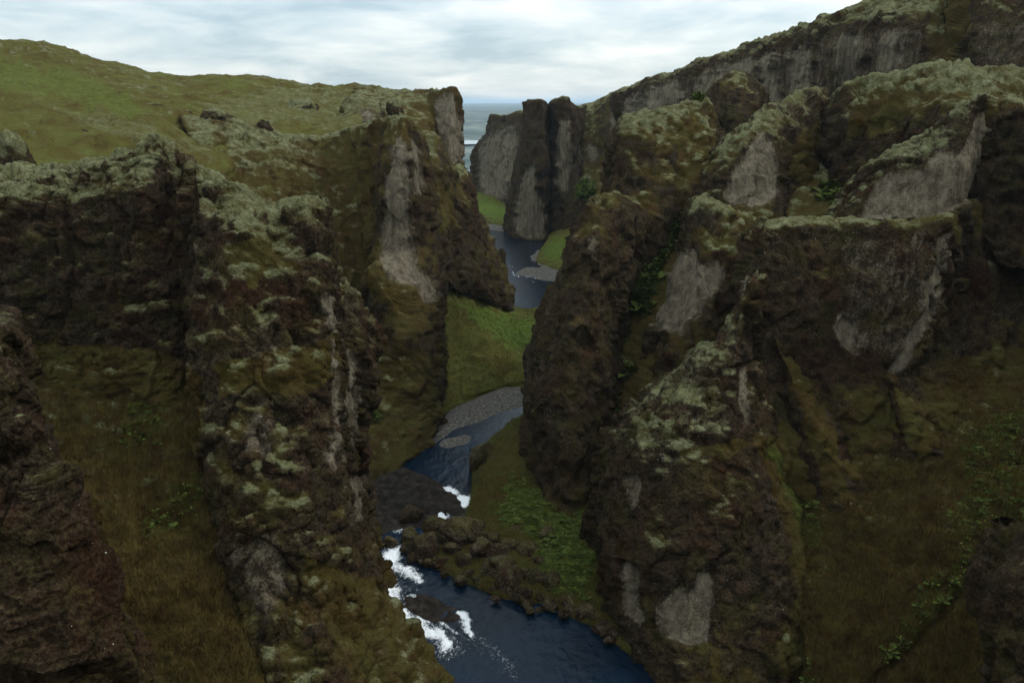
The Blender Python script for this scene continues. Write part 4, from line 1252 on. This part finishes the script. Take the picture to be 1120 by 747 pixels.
for k, (px, py, w, h, lab, ms) in enumerate(BL):
    zb = 0.1 if py > 612 or px < 470 else 1.35
    boulder(px, py, w, h, lab, zb, GB, ms, seed=200 + k, tilt=(0.35 if 'lean' in lab or 'tilt' in lab else 0.0))
rngb = random.Random(5)
edge_px = [(440, 602), (455, 616), (476, 627), (500, 634), (522, 642), (540, 652), (560, 662), (578, 670), (602, 666), (626, 675), (648, 688), (672, 703)]
for k in range(64):
    f = rngb.random() * (len(edge_px) - 1.001)
    i = int(f)
    x = edge_px[i][0] + (edge_px[i + 1][0] - edge_px[i][0]) * (f - i)
    y = edge_px[i][1] + (edge_px[i + 1][1] - edge_px[i][1]) * (f - i)
    w = 8 + 11 * rngb.random() ** 2
    boulder(x + rngb.uniform(-4, 8), y + rngb.uniform(-13, 2), w, w * 0.7, 'small dark stone among others at the foot of the boulder bank', 0.25, 'small stones at the waterline', rngb.uniform(-0.5, 0.1), 400 + k, 0.0, 'stone')
for k in range(22):
    x = rngb.uniform(478, 600)
    y = 577 + (x - 478) * 0.36 + rngb.uniform(-4, 24)
    w = 14 + 18 * rngb.random()
    boulder(x, y, w, w * 0.72, 'mid-sized brown stone heaped with others on the boulder bank', 1.15, 'stones heaped on the boulder bank', rngb.uniform(-0.3, 0.3), 450 + k, rngb.uniform(-0.3, 0.3), 'stone')
boulder(548, 288, 16, 26, 'dark dome of rock at the water on the far bend', 0.0, None, -0.2, 260)
boulder(556, 330, 22, 30, 'dark block at the tip of the knobbly spur by the meadow', 1.2, None, -0.1, 261)
boulder(527, 515, 34, 60, 'tall mossy block at the edge of the blue pool', 0.0, None, 0.1, 262)
boulder(557, 478, 26, 20, 'dark stone above the blue pool beside the bank', 0.6, None, 0.0, 263)
boulder(560, 405, 30, 18, 'dark undercut block in the meadow bank over the gravel', 1.2, None, 0.0, 264)
boulder(480, 462, 22, 14, 'dark stone at the left end of the gravel bar', 0.4, None, 0.0, 265)
boulder(450, 566, 34, 22, 'brown rock hump on the wet ledge', 0.5, None, -0.3, 266)
boulder(455, 610, 16, 9, 'small brown rock in the foam', 0.0, None, -0.4, 267)

# ---- outcrops on the left hillside
boulder(240, 126, 32, 14, 'dark grey outcrop on the hillside left of the small pointed one', CAMZ - 1.5, None, 0.0, 270, 0.0, 'outcrop') if False else None


def hill_rock(px, py, Y, w, h, label, ms, seed):
    x, y, z = at(px, py, Y)
    k = (w / 2) * Y / F
    global _q
    bm = bmesh.new()
    bmesh.ops.create_icosphere(bm, subdivisions=5, radius=1.0)
    V = np.array([v.co[:] for v in bm.verts], np.float32)
    Q = np.array([[v.index for v in f.verts] for f in bm.faces])
    bm.free()
    S = V + seed * 3.3
    V = V * (1 + 0.35 * fbm(S, 1.1, 3, 0.55, seed)[:, None] + 0.16 * fbm(S, 0.9, 4, 0.5, seed, True)[:, None])
    V = V * np.array([k, k * 0.9, h / 2 * Y / F * 1.3]) + np.array([x, y, z - 0.38 * h * Y / F])
    n = V - V.mean(0)
    up = n[:, 2] / (np.linalg.norm(n, axis=1) + 1e-6)
    nn = fbm(V.astype(np.float32), 2.0, 3, 0.6, seed + 11)
    A = dict(bare=np.full(len(V), 0.3), moss=sstep(0.5, 0.9, up + 0.4 * nn + ms), grass=np.zeros(len(V)), lush=np.zeros(len(V)), fleck=np.zeros(len(V)))
    return tag(mesh_np('outcrop', V, Q, M_ROCK, A, None, [x, y, z - h / 2 * Y / F]), label, 'outcrop')


hill_rock(238, 126, 152, 36, 20, 'low dark outcrop in the hillside above the mossy crest', 0.0, 281)
hill_rock(289, 136, 150, 18, 16, 'small pointed dark rock poking from the hillside', -0.4, 282)
hill_rock(10, 168, 92, 44, 62, 'grey rock bluff on the hillside at the left edge', -0.1, 283)
hill_rock(330, 116, 190, 34, 26, 'grey streaked outcrop in the slope under the plateau edge', 0.1, 284)
hill_rock(165, 117, 160, 30, 12, 'flat dark ledge of rock in the green hillside, upper left', -0.1, 286)
hill_rock(203, 124, 158, 22, 10, 'thin dark rock step right of the flat hillside ledge', -0.1, 287)
hill_rock(92, 152, 118, 14, 26, 'narrow grey rock rib in the grassy hollow at the left', -0.3, 288)
hill_rock(432, 116, 190, 16, 20, 'small dark block right of the mossy arch outcrop', -0.1, 285)

def air():
    x0, x1, y0, y1, z0, z1 = -47000, 47000, -400, 46000, -60, 130
    v = [(x, y, z) for x in (x0, x1) for y in (y0, y1) for z in (z0, z1)]
    f = [(0, 1, 3, 2), (4, 6, 7, 5), (0, 4, 5, 1), (2, 3, 7, 6), (0, 2, 6, 4), (1, 5, 7, 3)]
    me = bpy.data.meshes.new('haze')
    me.from_pydata(v, [], f)
    m = bpy.data.materials.new('air')
    m.use_nodes = True
    n = m.node_tree
    n.nodes.clear()
    o = n.nodes.new('ShaderNodeOutputMaterial')
    p = n.nodes.new('ShaderNodeVolumePrincipled')
    p.inputs['Color'].default_value = (0.62, 0.82, 1.0, 1)
    p.inputs['Density'].default_value = 0.00005
    n.links.new(p.outputs[0], o.inputs['Volume'])
    me.materials.append(m)
    ob = bpy.data.objects.new('haze', me)
    COL.objects.link(ob)
    tag(ob, kind='stuff')


air()

# ================================================================== HERBS AND GRASS
def scatter(key, attr, lo, n, seed, upmin=0.15, px=None):
    """n random points of a body where its mask attribute passes lo (only within the pixel box px, where given)."""
    L = LOFTS[key]
    V, N, a = L['V'], L['N'], L['attrs'][attr]
    x, y = project(V)
    ok = (a > lo) & (N[:, 2] > upmin) & (x > -30) & (x < 1150) & (y > 0) & (y < 790)
    if px:
        ok &= (x > px[0]) & (x < px[2]) & (y > px[1]) & (y < px[3])
    idx = np.nonzero(ok)[0]
    if len(idx) == 0:
        return np.zeros((0, 3)), np.zeros((0, 3))
    rng = np.random.default_rng(seed)
    k = rng.choice(idx, n)
    return V[k] + rng.normal(size=(n, 3)) * 0.08, N[k]


def herbs(name, key, label, n, size, seed, attr='lush', lo=0.35, bloom=0.06, px=None):
    P, N = scatter(key, attr, lo, n, seed, 0.1, px)
    if len(P) == 0:
        print('no herbs for', key)
        return
    rng = np.random.default_rng(seed + 1)
    VV, mi = [], []
    nl = 7
    own = np.exp(rng.normal(size=len(P)) * 0.45)
    for j in range(nl):
        a = rng.random(len(P)) * 6.283
        el = 0.25 + 0.7 * rng.random(len(P))
        l = own * size * (0.5 + rng.random(len(P)))
        d = np.stack([np.cos(a) * np.cos(el), np.sin(a) * np.cos(el), np.sin(el)], 1)
        sd_ = np.stack([-np.sin(a), np.cos(a), np.zeros(len(P))], 1)
        b = P + d * (l * 0.15)[:, None]
        midp = P + d * (l * 0.65)[:, None]
        tip = P + d * l[:, None] - np.array([0, 0, 0.25]) * l[:, None]
        w = (l * 0.30)[:, None]
        VV.append(np.stack([b, midp - sd_ * w, tip, midp + sd_ * w], 1))
        mi.append(np.zeros(len(P), int))
    k = rng.random(len(P)) < bloom
    B = P[k] + np.array([0, 0, 1]) * size * (0.8 + 0.6 * rng.random(k.sum()))[:, None]
    for a in (0.0, 1.05, 2.1):
        e = np.array([math.cos(a), math.sin(a), 0.25]) * size * 0.28
        f = np.array([-math.sin(a), math.cos(a), 0.1]) * size * 0.24
        VV.append(np.stack([B - e, B - f, B + e, B + f], 1))
        mi.append(np.ones(len(B), int))
    V = np.concatenate(VV).reshape(-1, 3)
    Q = np.arange(len(V)).reshape(-1, 4)
    ob = mesh_np(name, V, Q, [M_LEAF, M_BLOOM], None, None, P.mean(0), smooth=False)
    ob.data.polygons.foreach_set('material_index', np.concatenate(mi).astype(np.int32))
    tag(ob, label, 'herbs', None, 'stuff')


def blades(name, key, label, n, size, seed, mat, attr='grass', lo=0.5, px=None):
    P, N = scatter(key, attr, lo, n, seed, 0.1, px)
    if len(P) == 0:
        print('no grass for', key)
        return
    rng = np.random.default_rng(seed + 2)
    VV = []
    for j in range(4):
        a = rng.random(len(P)) * 6.283
        l = size * (0.5 + 0.9 * rng.random(len(P)))
        lean = 0.25 + 0.55 * rng.random(len(P))
        d = np.stack([np.cos(a) * lean, np.sin(a) * lean, np.ones(len(P))], 1) * l[:, None] + N * (0.3 * l)[:, None]
        sd_ = np.stack([-np.sin(a), np.cos(a), np.zeros(len(P))], 1) * (l * 0.09)[:, None]
        o = rng.normal(size=(len(P), 3)) * 0.10 * np.array([1, 1, 0.3])
        VV.append(np.stack([P + o - sd_, P + o + sd_, P + o + d], 1))
    V = np.concatenate(VV).reshape(-1, 3)
    Q = np.arange(len(V)).reshape(-1, 3)
    tag(mesh_np(name, V, Q, mat, None, None, P.mean(0), smooth=False), label, 'grass', None, 'stuff')


def shrub(px, py, Y, wpx, hpx, label, seed):
    c = np.array(at(px, py, Y))
    k = Y / F
    rng = np.random.default_rng(seed)
    n = 900
    d = rng.normal(size=(n, 3))
    d /= np.linalg.norm(d, axis=1, keepdims=True)
    r = rng.random(n) ** 0.4
    P = c + d * r[:, None] * np.array([wpx / 2 * k, wpx / 2 * k, hpx / 2 * k]) * (0.75 + 0.5 * fbm((d * 2 + seed).astype(np.float32), 0.9, 2)[:, None])
    a, b = rng.normal(size=(n, 3)), rng.normal(size=(n, 3))
    sz = 2.6 * k * (0.5 + rng.random(n))[:, None]
    a = a / np.linalg.norm(a, axis=1, keepdims=True) * sz
    b = b / np.linalg.norm(b, axis=1, keepdims=True) * sz * 0.6
    V = np.stack([P - a, P - b, P + a, P + b], 1).reshape(-1, 3)
    root = bpy.data.objects.new('shrub', None)
    COL.objects.link(root)
    base = c - np.array([0, 0, hpx / 2 * k])
    root.location = base.tolist()
    tag(root, label, 'shrub')
    mesh_np('foliage', V, np.arange(n * 4).reshape(-1, 4), M_LEAF, None, root, base, smooth=False)
    TV, TQ = [], []
    for j in range(5):
        e = c + rng.normal(size=3) * np.array([wpx, wpx, hpx * 0.6]) / 4 * k
        ws = 0.5 * k
        s0 = len(TV)
        for q, w in ((base - [0, 0, 0.4], 1.0), (e, 0.4)):
            for t_ in range(5):
                TV.append(q + np.array([math.cos(t_ * 1.257), math.sin(t_ * 1.257), 0]) * ws * w)
        TQ += [[s0 + t_, s0 + (t_ + 1) % 5, s0 + 5 + (t_ + 1) % 5, s0 + 5 + t_] for t_ in range(5)]
    mesh_np('stems', np.array(TV), np.array(TQ), M_BLADE, None, root, base)


shrub(764, 106, 137, 15, 8, 'yellow-green bush on the top corner of the blocky mossy spur', 71)
shrub(640, 208, 285, 26, 30, 'dark green bush on a ledge below the right twin pillar', 72)

herbs('leafy_herbs', 'grassy_gully', 'bright green herbs filling the steep gully between two right bank spurs', 2600, 0.5, 301, bloom=0.08)
herbs('leafy_herbs', 'grass_bank', 'green leafy herbs on the bank above the river boulders', 1500, 0.27, 302, bloom=0.05)
herbs('leafy_herbs', 'right_slope', 'scattered green herbs on the dark slope at the lower right', 1100, 0.26, 303, bloom=0.08, lo=0.45)
herbs('leafy_herbs', 'left_gully', 'small green herb clumps in the brown grass gully at the left', 320, 0.26, 304, bloom=0.15, lo=0.45)
herbs('leafy_herbs', 'mossy_hollow', 'little bright herb clump in the mossy hollow beside the wedge-shaped spur', 220, 0.6, 305)
herbs('leafy_herbs', 'left_foot', 'green herbs at the foot of the left bank behind the huge mossy spur', 260, 0.5, 306)
blades('grass', 'left_gully', 'rough brown and olive grass covering the gully at the left', 60000, 0.26, 311, M_BLADE)
blades('grass', 'right_slope', 'rough brown and olive grass on the dark slope at the lower right', 60000, 0.30, 312, M_BLADE)
blades('grass', 'grass_bank', 'short green grass on the bank above the boulders', 16000, 0.22, 313, M_BLADE_G)
blades('grass', 'meadow', 'green grass on the meadow inside the river bend', 16000, 0.3, 314, M_BLADE_G)

# ================================================================== SKY, SUN, AIR
SUN_EL, SUN_AZ = R(42), R(72)      # azimuth clockwise from +Y (ahead), so the light comes from the right
world = bpy.data.worlds.new('World')
SC.world = world
world.use_nodes = True
nt = world.node_tree
nt.nodes.clear()
wo = nt.nodes.new('ShaderNodeOutputWorld')
bg = nt.nodes.new('ShaderNodeBackground')
nt.links.new(bg.outputs[0], wo.inputs[0])
sky = nt.nodes.new('ShaderNodeTexSky')
sky.sky_type = 'NISHITA'
sky.sun_disc = False
sky.sun_elevation = SUN_EL
sky.sun_rotation = SUN_AZ
tc = nt.nodes.new('ShaderNodeTexCoord')
t = NT.__new__(NT)
t.nt = nt
t.pos = tc.outputs['Generated']
sep = nt.nodes.new('ShaderNodeSeparateXYZ')
nt.links.new(tc.outputs['Generated'], sep.inputs[0])
# cloud deck seen in perspective: direction divided by its height
zc = t.math('ADD', t.math('MAXIMUM', sep.outputs['Z'], 0.0), 0.16)
cmb = nt.nodes.new('ShaderNodeCombineXYZ')
nt.links.new(t.math('DIVIDE', sep.outputs['X'], zc), cmb.inputs[0])
nt.links.new(t.math('DIVIDE', sep.outputs['Y'], zc), cmb.inputs[1])
c1 = t.noise(1.25, 9, 0.56, cmb.outputs[0], 0.35)
c2 = t.noise(0.22, 5, 0.55, cmb.outputs[0], 0.0)
cl = t.math('ADD', t.math('MULTIPLY', c1, 0.55), t.math('MULTIPLY', c2, 0.45))
cc = t.ramp(cl, [(0.40, (2.7, 3.45, 3.9)), (0.46, (3.7, 4.35, 4.65)), (0.515, (4.7, 5.1, 5.2)), (0.58, (6.0, 6.15, 6.0))])
# overcast: the deck is brighter overhead than at the horizon
grad = t.math('ADD', 1.0, t.math('MULTIPLY', t.math('MAXIMUM', sep.outputs['Z'], 0.0), 1.5))
vm = nt.nodes.new('ShaderNodeVectorMath')
vm.operation = 'SCALE'
nt.links.new(cc, vm.inputs[0])
nt.links.new(grad, vm.inputs['Scale'])
mx = t.mix(0.82, sky.outputs[0], vm.outputs[0])
nt.links.new(mx, bg.inputs[0])
bg.inputs[1].default_value = 0.12

sd = bpy.data.lights.new('sun', 'SUN')
sd.energy = 1.45
sd.angle = R(14)
sd.color = (1.0, 0.965, 0.91)
so = bpy.data.objects.new('sun', sd)
COL.objects.link(so)
dv = Vector((math.sin(SUN_AZ) * math.cos(SUN_EL), math.cos(SUN_AZ) * math.cos(SUN_EL), math.sin(SUN_EL)))
so.rotation_euler = dv.to_track_quat('Z', 'Y').to_euler()
so.location = (60, 60, 160)

SC.view_settings.view_transform = 'Standard'
SC.view_settings.look = 'None'
SC.view_settings.exposure = 0.5
SC.view_settings.gamma = 1.0
SC.render.engine = 'CYCLES'
SC.cycles.use_denoising = True
SC.cycles.max_bounces = 5
SC.cycles.diffuse_bounces = 3
SC.cycles.glossy_bounces = 2
